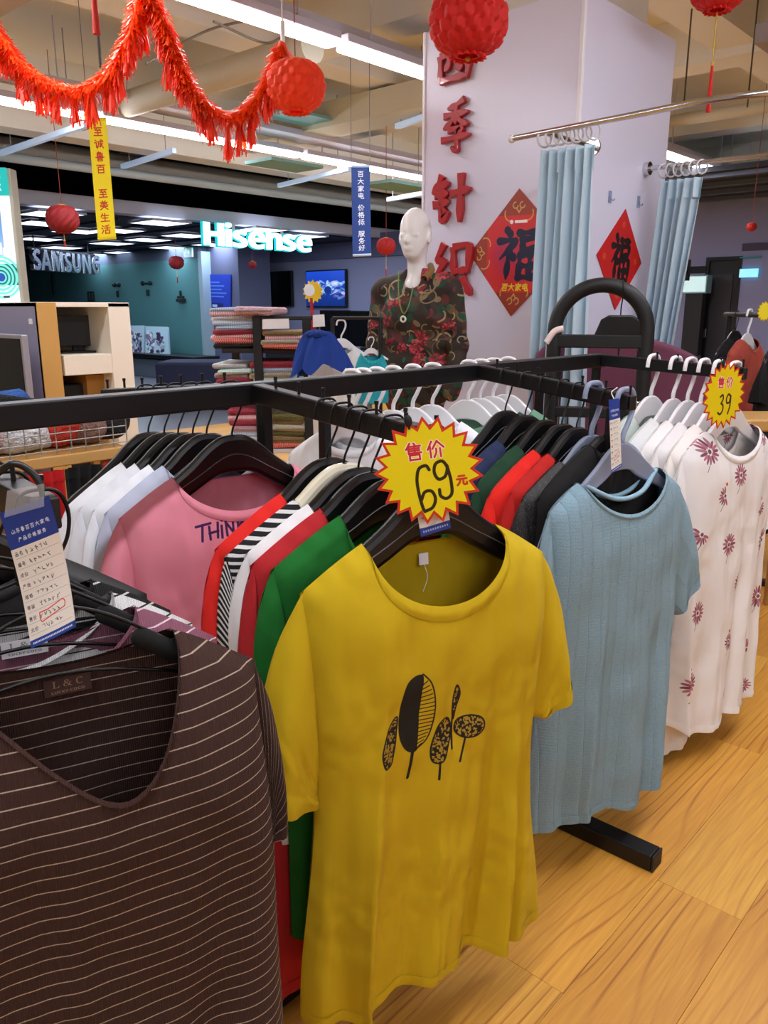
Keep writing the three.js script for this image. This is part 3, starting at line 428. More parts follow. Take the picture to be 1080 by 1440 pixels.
// curtain rail: out from the pillar front, bending round the fitting room and back behind
const RY = 2.1, rA = onY(720, 195, RY), rB = onY(996, 141, RY);
const railPts = [rA, rA.clone().lerp(rB, 0.35), rA.clone().lerp(rB, 0.7), rB];
{
  const r = 0.55, cx = rB.x, zb = onY(955, 232, RY).z;
  for (let i = 1; i <= 5; i++) { const a = i / 5 * Math.PI / 2; railPts.push(V(cx + r * Math.sin(a), RY, rB.z - r * (1 - Math.cos(a)))); }
  railPts.push(V(cx + r, RY, zb + 0.25), V(cx + r * 0.85, RY, zb + 0.06), V(cx + r * 0.5, RY, zb), V(XP + 0.02, RY, zb));
  const t = thing('curtain_rail', 'chrome curtain rail bending out in front of the white pillar', 'rail', V(0, 0, 0));
  part('rail', tube(railPts, 0.013, 90, 10), chrome, t); const w = onY(768, 187, RY); part('wall_bracket', [rod(w.clone(), V(w.x, RY, ZP), 0.012), rod(V(w.x, RY, ZP), V(w.x, RY, ZP + 0.012), 0.04, 14)], chrome, t); part('end_cap', new THREE.SphereGeometry(0.019, 10, 8).translate(rA.x, rA.y, rA.z), white, t);
  part('wall_bracket', rod(V(XP + 0.03, RY, zb), V(XP, RY, zb), 0.035, 14), chrome, t);
  const curtainMat = MP(0xc6deec, 0.85, { sheen: 0.5, sheenRoughness: 0.5, transmission: 0.12, thickness: 0 });
  const curtain = (c, len, wTop, wBot, ry, pleats, label, rings, lean) => {
    const q = thing('curtain', label, 'curtain', c, ry);
    part('fabric', grid(pleats * 14, 24, (u, v) => { const w = lerp(wTop, wBot, Math.pow(v, 0.8)), a = u * pleats * Math.PI * 2; return V((u - 0.5) * w + Math.cos(a * 0.5 + v * 2) * 0.012 * v + lean * v * (0.6 + u), -0.075 - v * len, Math.sin(a + Math.sin(v * 3) * 0.6) * (0.024 + 0.034 * v) + 0.012 * Math.sin(a * 0.37 + v * 5)); }), curtainMat, q);
    part('heading_tape', grid(pleats * 14, 3, (u, v) => { const a = u * pleats * Math.PI * 2; return V((u - 0.5) * (wTop + 0.004), -0.072 - v * 0.1, Math.sin(a) * 0.023 + 0.003); }), MP(0xc2dcea, 0.85), q);
    for (let i = 0; i < rings; i++) part('ring', new THREE.TorusGeometry(0.034, 0.005, 8, 20).rotateY(Math.PI / 2 - 0.5).translate((i / (rings - 1) - 0.5) * wTop * 0.95, -0.022, 0), M(0xd8d8dc, 0.4), q);
    return q;
  };
  const c1 = onY(806, 184, RY); c1.z = rA.z; curtain(c1, 1.75, 0.25, 0.27, 0, 6, 'light blue gathered curtain hanging from the chrome rail in front of the pillar', 7, 0.012);
  const c2 = onY(962, 232, RY); c2.z = zb; curtain(c2, 1.78, 0.22, 0.24, 0, 5, 'light blue gathered curtain at the far right side of the pillar', 6, -0.1);
  part('tie_hook', [box(0.03, 0.12, 0.03), box(0.13, 0.04, 0.03, 0.05, 0, 0)], matteBlack, t).position.copy(at(966, 380, 5.0));
}

// ── sculpting helper: a field meshed with marching cubes ──
const smin = (a, b, k) => { const h = clamp(0.5 + 0.5 * (b - a) / k, 0, 1); return lerp(b, a, h) - k * h * (1 - h); };
const cap = (p, a, b, r1, r2) => { const ab = b.clone().sub(a), t = clamp(p.clone().sub(a).dot(ab) / ab.lengthSq(), 0, 1); return p.distanceTo(a.clone().addScaledVector(ab, t)) - lerp(r1, r2, t); };
const ell = (p, c, r) => { const x = (p.x - c.x) / r.x, y = (p.y - c.y) / r.y, z = (p.z - c.z) / r.z, k = Math.sqrt(x * x + y * y + z * z); return (k - 1) * Math.min(r.x, r.y, r.z); };
function sculpt(fn, c, half, res) {
  const mc = new MarchingCubes(res, new THREE.MeshBasicMaterial(), false, false, 120000); mc.isolation = 0;
  const p = V(0, 0, 0);
  for (let k = 0; k < res; k++) for (let j = 0; j < res; j++) for (let i = 0; i < res; i++) { p.set((i - res / 2) / (res / 2) * half + c.x, (j - res / 2) / (res / 2) * half + c.y, (k - res / 2) / (res / 2) * half + c.z); mc.field[i + j * res + k * res * res] = -fn(p); }
  mc.update(); const n = mc.count; const g = new THREE.BufferGeometry();
  const P = Array.from(mc.positionArray.slice(0, n * 3)), N = Array.from(mc.normalArray.slice(0, n * 3)), U = [];
  for (let i = 0; i < n * 3; i += 3) { P[i] = P[i] * half + c.x; P[i + 1] = P[i + 1] * half + c.y; P[i + 2] = P[i + 2] * half + c.z; U.push(P[i], P[i + 1]); }
  g.setAttribute('position', new THREE.Float32BufferAttribute(P, 3)); g.setAttribute('normal', new THREE.Float32BufferAttribute(N, 3)); g.setAttribute('uv', new THREE.Float32BufferAttribute(U, 2)); return g;
}

// ── mannequin in a patterned blouse ──
{
  const base = at(583, 364, 4.25); // chin level
  const t = thing('mannequin', 'white bald mannequin wearing a dark flower-patterned blouse, in front of the pillar', 'mannequin', V(base.x, 0, base.z), YAW - 0.45);
  const S = 1.08, H = base.y; // local: +z is where the face looks
  const head = sculpt((p) => {
    const y = p.y - H; let d = ell(p, V(0, H + 0.135, -0.012), V(0.076, 0.11, 0.096));
    d = smin(d, ell(p, V(0, H + 0.07, 0.018), V(0.056, 0.078, 0.07)), 0.03);
    d = smin(d, ell(p, V(0, H + 0.022, 0.045), V(0.026, 0.022, 0.028)), 0.025); // chin
    d = smin(d, cap(p, V(0, H + 0.115, 0.084), V(0, H + 0.078, 0.103), 0.008, 0.0125), 0.012); // nose
    d = smin(d, cap(p, V(-0.016, H + 0.05, 0.082), V(0.016, H + 0.05, 0.082), 0.007, 0.007), 0.008); d = smin(d, cap(p, V(-0.012, H + 0.041, 0.08), V(0.012, H + 0.041, 0.08), 0.008, 0.008), 0.008);
    for (const s of [-1, 1]) { d = -smin(-d, ell(p, V(s * 0.031, H + 0.112, 0.094), V(0.02, 0.012, 0.012)), 0.016); d = smin(d, ell(p, V(s * 0.031, H + 0.109, 0.073), V(0.014, 0.008, 0.01)), 0.012); d = smin(d, ell(p, V(s * 0.077, H + 0.1, -0.005), V(0.01, 0.032, 0.02)), 0.008); }
    d = smin(d, cap(p, V(0, H + 0.05, -0.025), V(0, H - 0.11, -0.035), 0.046, 0.052), 0.03);
    d = smin(d, ell(p, V(0, H - 0.15, -0.03), V(0.13, 0.06, 0.07)), 0.04);
    return d;
  }, V(0, H + 0.04, 0), 0.25, 90);
  part('head', head, MP(0xf2f0ee, 0.35, { clearcoat: 0.5 }), t);
  const pat = canvasTex(512, 512, (x, w, h) => {
    x.fillStyle = '#2e2218'; x.fillRect(0, 0, w, h); for (let i = 0; i < 40; i++) { x.fillStyle = ['#4a3320', '#5a2420', '#123c2a', '#6a5434', '#0c0a08'][i % 5]; x.beginPath(); x.ellipse(rnd() * w, rnd() * h, rr(20, 60), rr(10, 34), rnd() * 3, 0, 7); x.fill(); }
    for (let i = 0; i < 46; i++) { x.strokeStyle = ['#8a7350', '#5c4a34', '#a08a62', '#6a2026'][i % 4]; x.lineWidth = rr(5, 13); x.beginPath(); const X = rnd() * w, Y = rnd() * h; x.arc(X, Y, rr(16, 60), rnd() * 6, rnd() * 6 + 2); x.stroke(); }
    for (let i = 0; i < 26; i++) { x.fillStyle = ['#0f4a34', '#1c5c40', '#7d6a4a', '#8a1f2a', '#4a2a1e'][i % 5]; x.beginPath(); x.ellipse(rnd() * w, rnd() * h, rr(12, 38), rr(8, 24), rnd() * 3, 0, 7); x.fill(); }
    for (let k = 0; k < 9; k++) { const X = rnd() * w, Y = rnd() * h; for (let i = 0; i < 26; i++) { x.fillStyle = ['#a3232f', '#c04050', '#7a1420'][i % 3]; x.beginPath(); x.arc(X + rr(-42, 42), Y + rr(-34, 34), rr(5, 10), 0, 7); x.fill(); } }
  }, true);
  pat.repeat.set(2.4, 2.4);
  const bl = sculpt((p) => {
    let d = ell(p, V(0, H - 0.28, -0.03), V(0.185, 0.2, 0.105));
    d = smin(d, cap(p, V(-0.16, H - 0.13, -0.03), V(0.16, H - 0.13, -0.03), 0.05, 0.05), 0.06);
    d = smin(d, cap(p, V(0, H - 0.07, -0.035), V(0, H - 0.13, -0.03), 0.062, 0.08), 0.05);
    for (const s of [-1, 1]) d = smin(d, ell(p, V(s * 0.075, H - 0.27, 0.055), V(0.07, 0.075, 0.055)), 0.05);
    d = smin(d, ell(p, V(0, H - 0.6, -0.02), V(0.185, 0.28, 0.12)), 0.1);
    for (const s of [-1, 1]) { d = smin(d, cap(p, V(s * 0.195, H - 0.15, -0.03), V(s * 0.235, H - 0.42, -0.03), 0.056, 0.05), 0.03); d = smin(d, cap(p, V(s * 0.235, H - 0.42, -0.03), V(s * 0.225, H - 0.66, 0.03), 0.05, 0.046), 0.02); }
    d += 0.006 * Math.sin(p.y * 40 + p.x * 22) * noise.noise(p.x * 9, p.y * 7, p.z * 9) * 2;
    // scoop neckline
    d = Math.max(d, -cap(p, V(0, H + 0.05, 0.02), V(0, H - 0.085, 0.06), 0.07, 0.062));
    return Math.max(d, p.y - (H - 0.045));
  }, V(0, H - 0.45, 0), 0.5, 110);
  part('blouse', bl, MP(0xffffff, 0.7, { map: pat, sheen: 0.3 }), t, 'dark blouse with red and green flowers and tan swirls');
  part('collar_scarf', tube([V(0.05, H - 0.03, -0.09), V(0.085, H - 0.06, -0.02), V(0.075, H - 0.10, 0.05)], 0.017, 14, 8), M(0x8a6a3a, 0.8), t);
  part('necklace_cord', tube([V(-0.06, H - 0.06, 0.06), V(-0.045, H - 0.15, 0.095), V(-0.02, H - 0.24, 0.122), V(0.0, H - 0.27, 0.128), V(0.02, H - 0.24, 0.122), V(0.035, H - 0.14, 0.095)], 0.003, 24, 6), M(0x6f8f3a, 0.5), t);
  part('pendant', new THREE.TorusGeometry(0.013, 0.005, 8, 16).translate(0, H - 0.295, 0.135), M(0xe8e2d2, 0.3), t);
  part('stand_pole', rod(V(0, 0.02, -0.02), V(0, H - 0.8, -0.02), 0.014, 12), chrome, t); part('stand_base', new THREE.CylinderGeometry(0.17, 0.18, 0.02, 28).translate(0, 0.01, -0.02), chrome, t);
}

// ── honeycomb paper lanterns ──
const paperRed = MP(0xe41408, 0.7, { transmission: 0.25, thickness: 0 }), paperOrange = MP(0xff4a0c, 0.7, { transmission: 0.3, thickness: 0 }), darkRed = M(0x8c1218, 0.7), gold = M(0xd9b24a, 0.5);
function lantern(name, label, p, R, mat, opt = {}) {
  const t = thing(name, label, 'lantern', p, 0, opt.group);
  const seg = opt.small ? 48 : 168, rows = opt.small ? 14 : 44, n = opt.small ? 12 : 14;
  const shape = (v) => { const a = v * Math.PI; return Math.pow(Math.sin(a), 0.62); };
  part('paper_ball', grid(seg, rows, (u, v) => { const th = u * Math.PI * 2, a = v * Math.PI, tri = Math.asin(Math.sin(n * th + (Math.floor(v * 9) % 2) * Math.PI)) / 1.57; const r = R * shape(clamp(v, 0.04, 0.96)) * (1 + 0.075 * tri); return V(r * Math.sin(th), R * 0.84 * Math.cos(a), r * Math.cos(th)); }), mat, t);
  part('lower_collar', grid(seg, 4, (u, v) => { const th = u * Math.PI * 2, r = R * (0.36 + 0.06 * Math.sin(n * th) + v * 0.1); return V(r * Math.sin(th), -R * (0.7 + v * 0.2), r * Math.cos(th)); }), mat, t);
  part('top_cap', new THREE.CylinderGeometry(R * 0.22, R * 0.3, R * 0.1, 16).translate(0, R * 0.84, 0), gold, t);
  if (opt.cord !== 0) part('cord', rod(V(0, R * 0.85, 0), V(0, opt.cord || (CEIL - p.y), 0), 0.003, 5), M(0x8a2a20, 0.7), t);
  if (opt.tassel) { part('tassel_cord', rod(V(0, -R * 0.9, 0), V(0, -R * 0.9 - opt.tassel * 0.55, 0), R * 0.02 + 0.001, 6), gold, t); part('tassel_bead', new THREE.SphereGeometry(R * 0.07, 10, 8).translate(0, -R * 0.9 - opt.tassel * 0.55, 0), gold, t); part('tassel', new THREE.CylinderGeometry(R * 0.05, R * 0.09, opt.tassel * 0.5, 10).translate(0, -R * 0.9 - opt.tassel * 0.82, 0), mat, t); }
  return t;
}
const px2m = (px, D) => px * D / F * 0.88;
lantern('paper_lantern', 'big red honeycomb paper lantern in front of the pillar top', at(659, 30, 3.9), px2m(51, 4.1), paperRed, { tassel: 0.0001 });
lantern('paper_lantern', 'orange red honeycomb paper lantern at the right end of the tinsel garland', at(416, 121, 4.6), px2m(40, 4.7), paperOrange, {});
lantern('paper_lantern', 'red honeycomb lantern cut by the top right edge, with a long tassel', at(1012, -22, 4.4), px2m(37, 4.6), paperRed, { tassel: 0.42 });
lantern('paper_lantern', 'dark red lantern hanging in front of the hall panel lamps at left', at(88, 308, 8.5), px2m(23, 8.6), darkRed, { small: 1, tassel: 0.12 });
lantern('paper_lantern', 'small dark red lantern over the teal wall below the exit sign', at(248, 369, 13.5), px2m(11, 13.5), darkRed, { small: 1, tassel: 0.2, cord: 2.6 - at(248, 369, 13.5).y });
lantern('paper_lantern', 'small red lantern between the blue banner and the mannequin head', at(543, 346, 9), px2m(14, 9), M(0xb01a1c, 0.7), { small: 1, tassel: 0.25 });
lantern('paper_lantern', 'tiny dark red lantern before the glowing column under the sign', at(355, 372, 13.5), px2m(6, 13.5), darkRed, { small: 1, cord: 2.6 - at(355, 372, 13.5).y });
lantern('paper_lantern', 'tiny red lantern under the dark ceiling at the far right', at(1057, 319, 8.6), px2m(7, 8.6), M(0xc02020, 0.7), { small: 1 });
{ // hanging spring ornament left of the garland
  const p = at(134, 22, 4.3); const t = thing('hanging_ornament', 'thin red and gold tassel ornament hanging at top left', 'ornament', p); part('tassel', new THREE.CylinderGeometry(0.012, 0.018, 0.16, 10).translate(0, 0, 0), M(0xc02818, 0.7), t); part('bead', new THREE.SphereGeometry(0.018, 10, 8).translate(0, 0.1, 0), gold, t); part('cord', rod(V(0, 0.1, 0), V(0, CEIL - p.y, 0), 0.004, 5), gold, t);
  const q = at(141, 0, 4.5), q2 = at(141, 95, 4.5); one('rod', rod(V(q2.x, q2.y, q2.z), V(q2.x, CEIL, q2.z), 0.006, 6), M(0x2b2822, 0.6), 'thin dark ceiling rod behind the left swag', 'rod');
}
// ── tinsel garland in swags with hanging tassels ──
{
  const key = [[-40, -10], [-5, 45], [30, 92], [70, 118], [110, 126], [150, 105], [180, 55], [203, -12], [216, 5], [240, 62], [268, 122], [300, 155], [330, 163], [360, 140], [380, 105], [398, 60]];
  const pts = key.map(([x, y]) => at(x, y, 4.62)); const c = new THREE.CatmullRomCurve3(pts, false, 'centripetal');
  const N = 9000, P = [], Nn = [], U = [], I = [];
  for (let i = 0; i < N; i++) { // each strand a short curled sliver of film
    const tt = rnd(), p = c.getPointAt(tt), d = c.getTangentAt(tt), a = V(rr(-1, 1), rr(-1, 1), rr(-1, 1)).cross(d).normalize(), l = rr(0.03, 0.078), w = rr(0.0025, 0.006), s = d.clone().cross(a).multiplyScalar(w);
    const along = rr(-0.03, 0.03), b = P.length / 3; a.y -= 0.25;
    for (let k = 0; k < 3; k++) { const q = p.clone().addScaledVector(a, l * k / 2).addScaledVector(d, along * k * k / 4); q.y -= 0.006 * k * k; for (const m of [-1, 1]) { P.push(q.x + s.x * m, q.y + s.y * m, q.z + s.z * m); Nn.push(a.x, a.y, a.z); U.push(m, k); } }
    I.push(b, b + 1, b + 2, b + 1, b + 3, b + 2, b + 2, b + 3, b + 4, b + 3, b + 5, b + 4);
  }
  const g = new THREE.BufferGeometry(); g.setAttribute('position', new THREE.Float32BufferAttribute(P, 3)); g.setAttribute('uv', new THREE.Float32BufferAttribute(U, 2)); g.setIndex(I); g.computeVertexNormals();
  const t = thing('tinsel_garland', 'orange red tinsel garland looped in swags across the top left', 'garland', V(0, 0, 0));
  const film = MP(0xff5c0c, 0.42, { transmission: 0.3, thickness: 0 });
  part('core', tube(pts, 0.022, 120, 8), M(0xff5a10, 0.6), t); part('strands', g, film, t).userData.kind = 'stuff';
  // fringe tassels hanging from the swags
  const tg = [], tassel = () => { const P2 = [], I2 = [], U2 = []; for (let i = 0; i < 46; i++) { const a = rnd() * 6.3, b = P2.length / 3, r = rr(0.004, 0.034), L = rr(0.07, 0.13), w = rr(0.003, 0.006); for (let k = 0; k < 3; k++) for (const m of [-1, 1]) { const q = k / 2; P2.push(Math.cos(a) * r * (0.3 + q) + m * w * Math.sin(a), -q * L, Math.sin(a) * r * (0.3 + q) - m * w * Math.cos(a)); U2.push(m, q); } I2.push(b, b + 1, b + 2, b + 1, b + 3, b + 2, b + 2, b + 3, b + 4, b + 3, b + 5, b + 4); } const q = new THREE.BufferGeometry(); q.setAttribute('position', new THREE.Float32BufferAttribute(P2, 3)); q.setAttribute('uv', new THREE.Float32BufferAttribute(U2, 2)); q.setIndex(I2); q.computeVertexNormals(); return q; };
  const variants = [tassel(), tassel(), tassel()], film2 = MP(0xff4a20, 0.45, { transmission: 0.35, thickness: 0 });
  for (let i = 0; i < 40; i++) { const m = part('fringe_tassel', variants[i % 3], film2, t); const p = c.getPointAt((i + 0.5) / 40); m.position.set(p.x + rr(-0.02, 0.02), p.y - rr(0.03, 0.06), p.z + rr(-0.03, 0.03)); m.rotation.y = rnd() * 6; m.scale.y = rr(0.8, 1.35); }
  const e = pts[pts.length - 1], e0 = pts[7]; for (const q of [e, e0]) part('clip', [rod(q, V(q.x, q.y + 0.1, q.z), 0.012, 8)], white, t); for (const q of [e, e0]) part('cord', rod(V(q.x, q.y + 0.1, q.z), V(q.x, CEIL, q.z), 0.004, 5), M(0xdcd8d0, 0.6), t);
}
// ── hanging banners ──
function banner(label, q, D, w, h, bg, text, color, gaps, edge, size) {
  const p = q.map(([x, y]) => at(x, y, D)), tex = canvasTex(w, h, (x) => { x.fillStyle = bg; x.fillRect(0, 0, w, h); text.split('').forEach((c, i) => c !== ' ' && han(x, c, w * 0.5, gaps(i) * h, size, size * 0.11, color, 1.05)); });
  const t = thing('hanging_banner', label, 'banner', p[0].clone().lerp(p[1], 0.5)), l = p.map((v) => v.clone().sub(t.position));
  part('sheet', slab4(l, 0.012, 4), M(0xffffff, 0.55, { map: tex }), t); part('top_rail', rod(l[0], l[1], 0.012), M(edge, 0.5), t); part('bottom_rail', rod(l[3], l[2], 0.012), M(edge, 0.5), t);
  for (const k of [l[0], l[1]]) part('suspension_wire', rod(k, V(k.x, CEIL - t.position.y, k.z), 0.003, 5), M(0x777777, 0.5), t);
  return t;
}
banner('narrow yellow vertical banner with red characters', [[124, 168], [149, 168], [163, 334], [138, 336]], 6.2, 112, 720, '#f2df10', '至诚鲁百 至美生活', '#c02a1c', (i) => 0.1 + i * 0.103, 0xd9c812, 58);
banner('narrow dark blue vertical banner with white characters', [[494, 234], [520, 234], [522, 358], [496, 359]], 7.5, 128, 608, '#123f8c', '百大家电 价格低 服务好', '#eef2fa', (i) => 0.085 + (i - (i > 4 ? 0.35 : 0) - (i > 8 ? 0.35 : 0)) * 0.081, 0xb8d4ee, 44);

// ───────────────────────── the black garment rack ─────────────────────────
const RX = -1.25, RTOP = 1.212;
const ARMS = [{ z: -0.36, x1: -0.79, y1: 1.165 }, { z: -1.0, x1: -0.785, y1: 1.165 }, { z: -1.74, x1: -0.81, y1: 1.161 }, { z: -2.41, x1: -0.79, y1: 1.19 }];
const BACK = { z: -1.0, x1: -1.8, y1: 1.165 };
const armY = (a, x) => lerp(RTOP, a.y1, clamp((x - RX) / (a.x1 - RX), 0, 1.05));
{
  const t = thing('clothes_rack', 'black square-tube clothes rack with sloping pegged arms on both sides', 'rack', V(0, 0, 0));
  part('rail', bar(V(RX, RTOP, 0.6), V(RX, RTOP, -2.44), 0.04, 0.042), rackBlack, t);
  for (const a of [...ARMS, BACK]) {
    const s = Math.sign(a.x1 - RX), A = V(RX + s * 0.02, RTOP - 0.001, a.z), B = V(a.x1, a.y1, a.z);
    part('arm', bar(A, B, 0.03, 0.036), rackBlack, t);
    part('arm_end_cap', rbox(0.006, 0.034, 0.028, a.x1 + s * 0.003, a.y1 - 0.018, a.z, 0.003), matteBlack, t);
    for (let i = 0; i < 7; i++) { const x = lerp(A.x, B.x, 0.12 + i * 0.145), y = lerp(A.y, B.y, 0.12 + i * 0.145); part('peg', [rod(V(x, y - 0.002, a.z), V(x, y + 0.016, a.z), 0.0028, 8), rod(V(x, y + 0.016, a.z), V(x, y + 0.022, a.z), 0.0038, 8)], plasticBlack, t); }
  }
  for (const z of [0.3, -2.41]) part('post', rbox(0.024, RTOP - 0.04, 0.024, RX, (RTOP - 0.04) / 2 + 0.001, z, 0.004), rackBlack, t);
  { const z = onX(373, 610, -1.37).z; part('post', rbox(0.026, 1.17, 0.026, -1.37, 0.586, z, 0.004), rackBlack, t); part('brace', rbox(0.12, 0.024, 0.024, -1.31, 1.172, z, 0.004), rackBlack, t); }
  part('post', rbox(0.024, 1.13, 0.024, -0.852, 0.565, -1.735, 0.004), rackBlack, t);
  for (const [z, x0, x1] of [[0.3, -1.55, -0.72], [-1.735, -1.6, -0.655], [-2.41, -1.55, -0.95]]) { part('foot', rbox(x1 - x0, 0.045, 0.055, (x0 + x1) / 2, 0.0225, z, 0.005), rackBlack, t); part('foot_cap', rbox(0.006, 0.045, 0.055, x1 + 0.003, 0.0225, z, 0.003), matteBlack, t); }
  part('base_rail', rbox(0.05, 0.04, 2.7, -1.05, 0.0205, -1.05, 0.004), rackBlack, t);
}

// ── hangers ── (origin where the hook rests on the bar; the bar runs along local z)
function shapeOf(pts) { return new THREE.Shape(pts.map(([x, y]) => new THREE.Vector2(x, y))); }
function mirror(top, bottom) { const L = top.map(([x, y]) => [-x, y]).reverse(), R = bottom.slice().reverse(), B = bottom.map(([x, y]) => [-x, y]); return shapeOf([...L, ...top.slice(top[0][0] === 0 ? 1 : 0), ...R, ...B.slice(bottom[0][0] === 0 ? 1 : 0)]); }
const soft = (pts, n = 24) => new THREE.SplineCurve(pts.map(([x, y]) => new THREE.Vector2(x, y))).getPoints(n).map((p) => [p.x, p.y]);
const ext = (s, d, b = 0.004) => new THREE.ExtrudeGeometry(s, { depth: d - 2 * b, bevelEnabled: true, bevelThickness: b, bevelSize: b, bevelSegments: 2, curveSegments: 10 }).translate(0, 0, -d / 2 + b);
const hookPath = [V(0, -0.125, 0), V(0.001, -0.095, 0), V(0.012, -0.07, 0), V(0.0235, -0.045, 0), V(0.0255, -0.018, 0), V(0.017, 0.0015, 0), V(0, 0.0052, 0), V(-0.0175, 0.001, 0), V(-0.024, -0.016, 0), V(-0.0255, -0.03, 0)];
const wireHook = tube(hookPath, 0.0021, 40, 8), fatHook = tube(hookPath.map((p) => V(p.x * 1.12, p.y < 0 ? p.y : p.y + 0.0035, p.z)), 0.0048, 44, 8);
const bigHook = tube(hookPath.map((p) => V(p.x * 1.25, p.y < -0.06 ? p.y : p.y * 1.0 + 0.006, p.z)), 0.0062, 44, 8);
const TOP = [[0, -0.112], [0.025, -0.115], [0.055, -0.133], [0.09, -0.163], [0.14, -0.198], [0.19, -0.228], [0.2, -0.239]];
const topCurve = new THREE.SplineCurve(TOP.map(([x, y]) => new THREE.Vector2(x, y))).getPoints(200);
const topY = (x) => topCurve.find((p) => p.x >= x)?.y ?? -0.239;
const padTop = soft(TOP), padBot = soft([[0, -0.168], [0.04, -0.172], [0.09, -0.2], [0.14, -0.228], [0.192, -0.249], [0.2, -0.243]]);
const padGeo = ext(mirror(padTop, padBot), 0.025, 0.01);
const slimTop = soft(TOP.map(([x, y]) => [x, y - 0.004])), slimBot = soft([[0, -0.172], [0.035, -0.176], [0.07, -0.196], [0.14, -0.226], [0.192, -0.25], [0.2, -0.246]]);
const slimGeo = (() => { const s = mirror(slimTop, slimBot), h = new THREE.Path(); h.absellipse(0, -0.148, 0.021, 0.017, 0, 6.3); s.holes.push(h); return ext(s, 0.012, 0.004); })();
const slimSolid = ext(mirror(slimTop, slimBot), 0.012, 0.004);
const ferrule = new THREE.CylinderGeometry(0.0055, 0.0065, 0.02, 12).translate(0, -0.112, 0);
function makeHanger(kind) {
  const g = new THREE.Group();
  if (kind === 'black' || kind === 'cream') { part('body', padGeo, kind === 'black' ? plasticBlack : creamPlastic, g); part('hook', wireHook, wireBlack, g); part('ferrule', ferrule, plasticBlack, g); if (kind === 'black') part('seam_line', tube([V(-0.185, -0.236, 0.0127), V(-0.09, -0.182, 0.0127), V(0, -0.14, 0.0127), V(0.09, -0.182, 0.0127), V(0.185, -0.236, 0.0127)], 0.0012, 30, 6), M(0x55565a, 0.3), g); }
  if (kind === 'white') { part('body', slimSolid, whitePlastic, g); part('hook', bigHook, whitePlastic, g); }
  if (kind === 'clear') { part('body', slimGeo, clearPlastic, g); part('hook', bigHook, clearPlastic, g); part('window', new THREE.CylinderGeometry(0.021, 0.021, 0.004, 24).rotateX(Math.PI / 2).scale(1, 0.8, 1).translate(0, -0.148, 0), MP(0xaab6d4, 0.25, { transmission: 0.5, thickness: 0 }), g); }
  if (kind === 'foam') { part('hook', wireHook, wireBlack, g); part('wire', [tube([V(0, -0.12, 0), V(0.05, -0.138, 0), V(0.2, -0.243, 0)], 0.0022, 20, 6), tube([V(0, -0.12, 0), V(-0.05, -0.138, 0), V(-0.2, -0.243, 0)], 0.0022, 20, 6), tube([V(-0.2, -0.245, 0), V(0, -0.2, 0), V(0.2, -0.245, 0)], 0.0022, 20, 6)], wireBlack, g); for (const s of [-1, 1]) part('foam_sleeve', [tube([V(s * 0.09, -0.176, 0), V(s * 0.15, -0.216, 0), V(s * 0.198, -0.246, 0)], 0.012, 14, 12), new THREE.SphereGeometry(0.012, 12, 8).translate(s * 0.09, -0.176, 0), new THREE.SphereGeometry(0.012, 12, 8).translate(s * 0.198, -0.246, 0)], foamBlack, g); }
  return g;
}
const hangerKinds = {}; for (const k of ['black', 'cream', 'white', 'clear', 'foam']) hangerKinds[k] = makeHanger(k);
function hang(kind, pos, ry, label, tilt = 0) { const h = hangerKinds[kind].clone(); h.name = numbered('clothes_hanger'); scene.add(h); h.position.copy(pos); h.rotation.set(0, ry, tilt, 'YXZ'); return tag(h, label, 'hanger', kind + ' hangers'); }

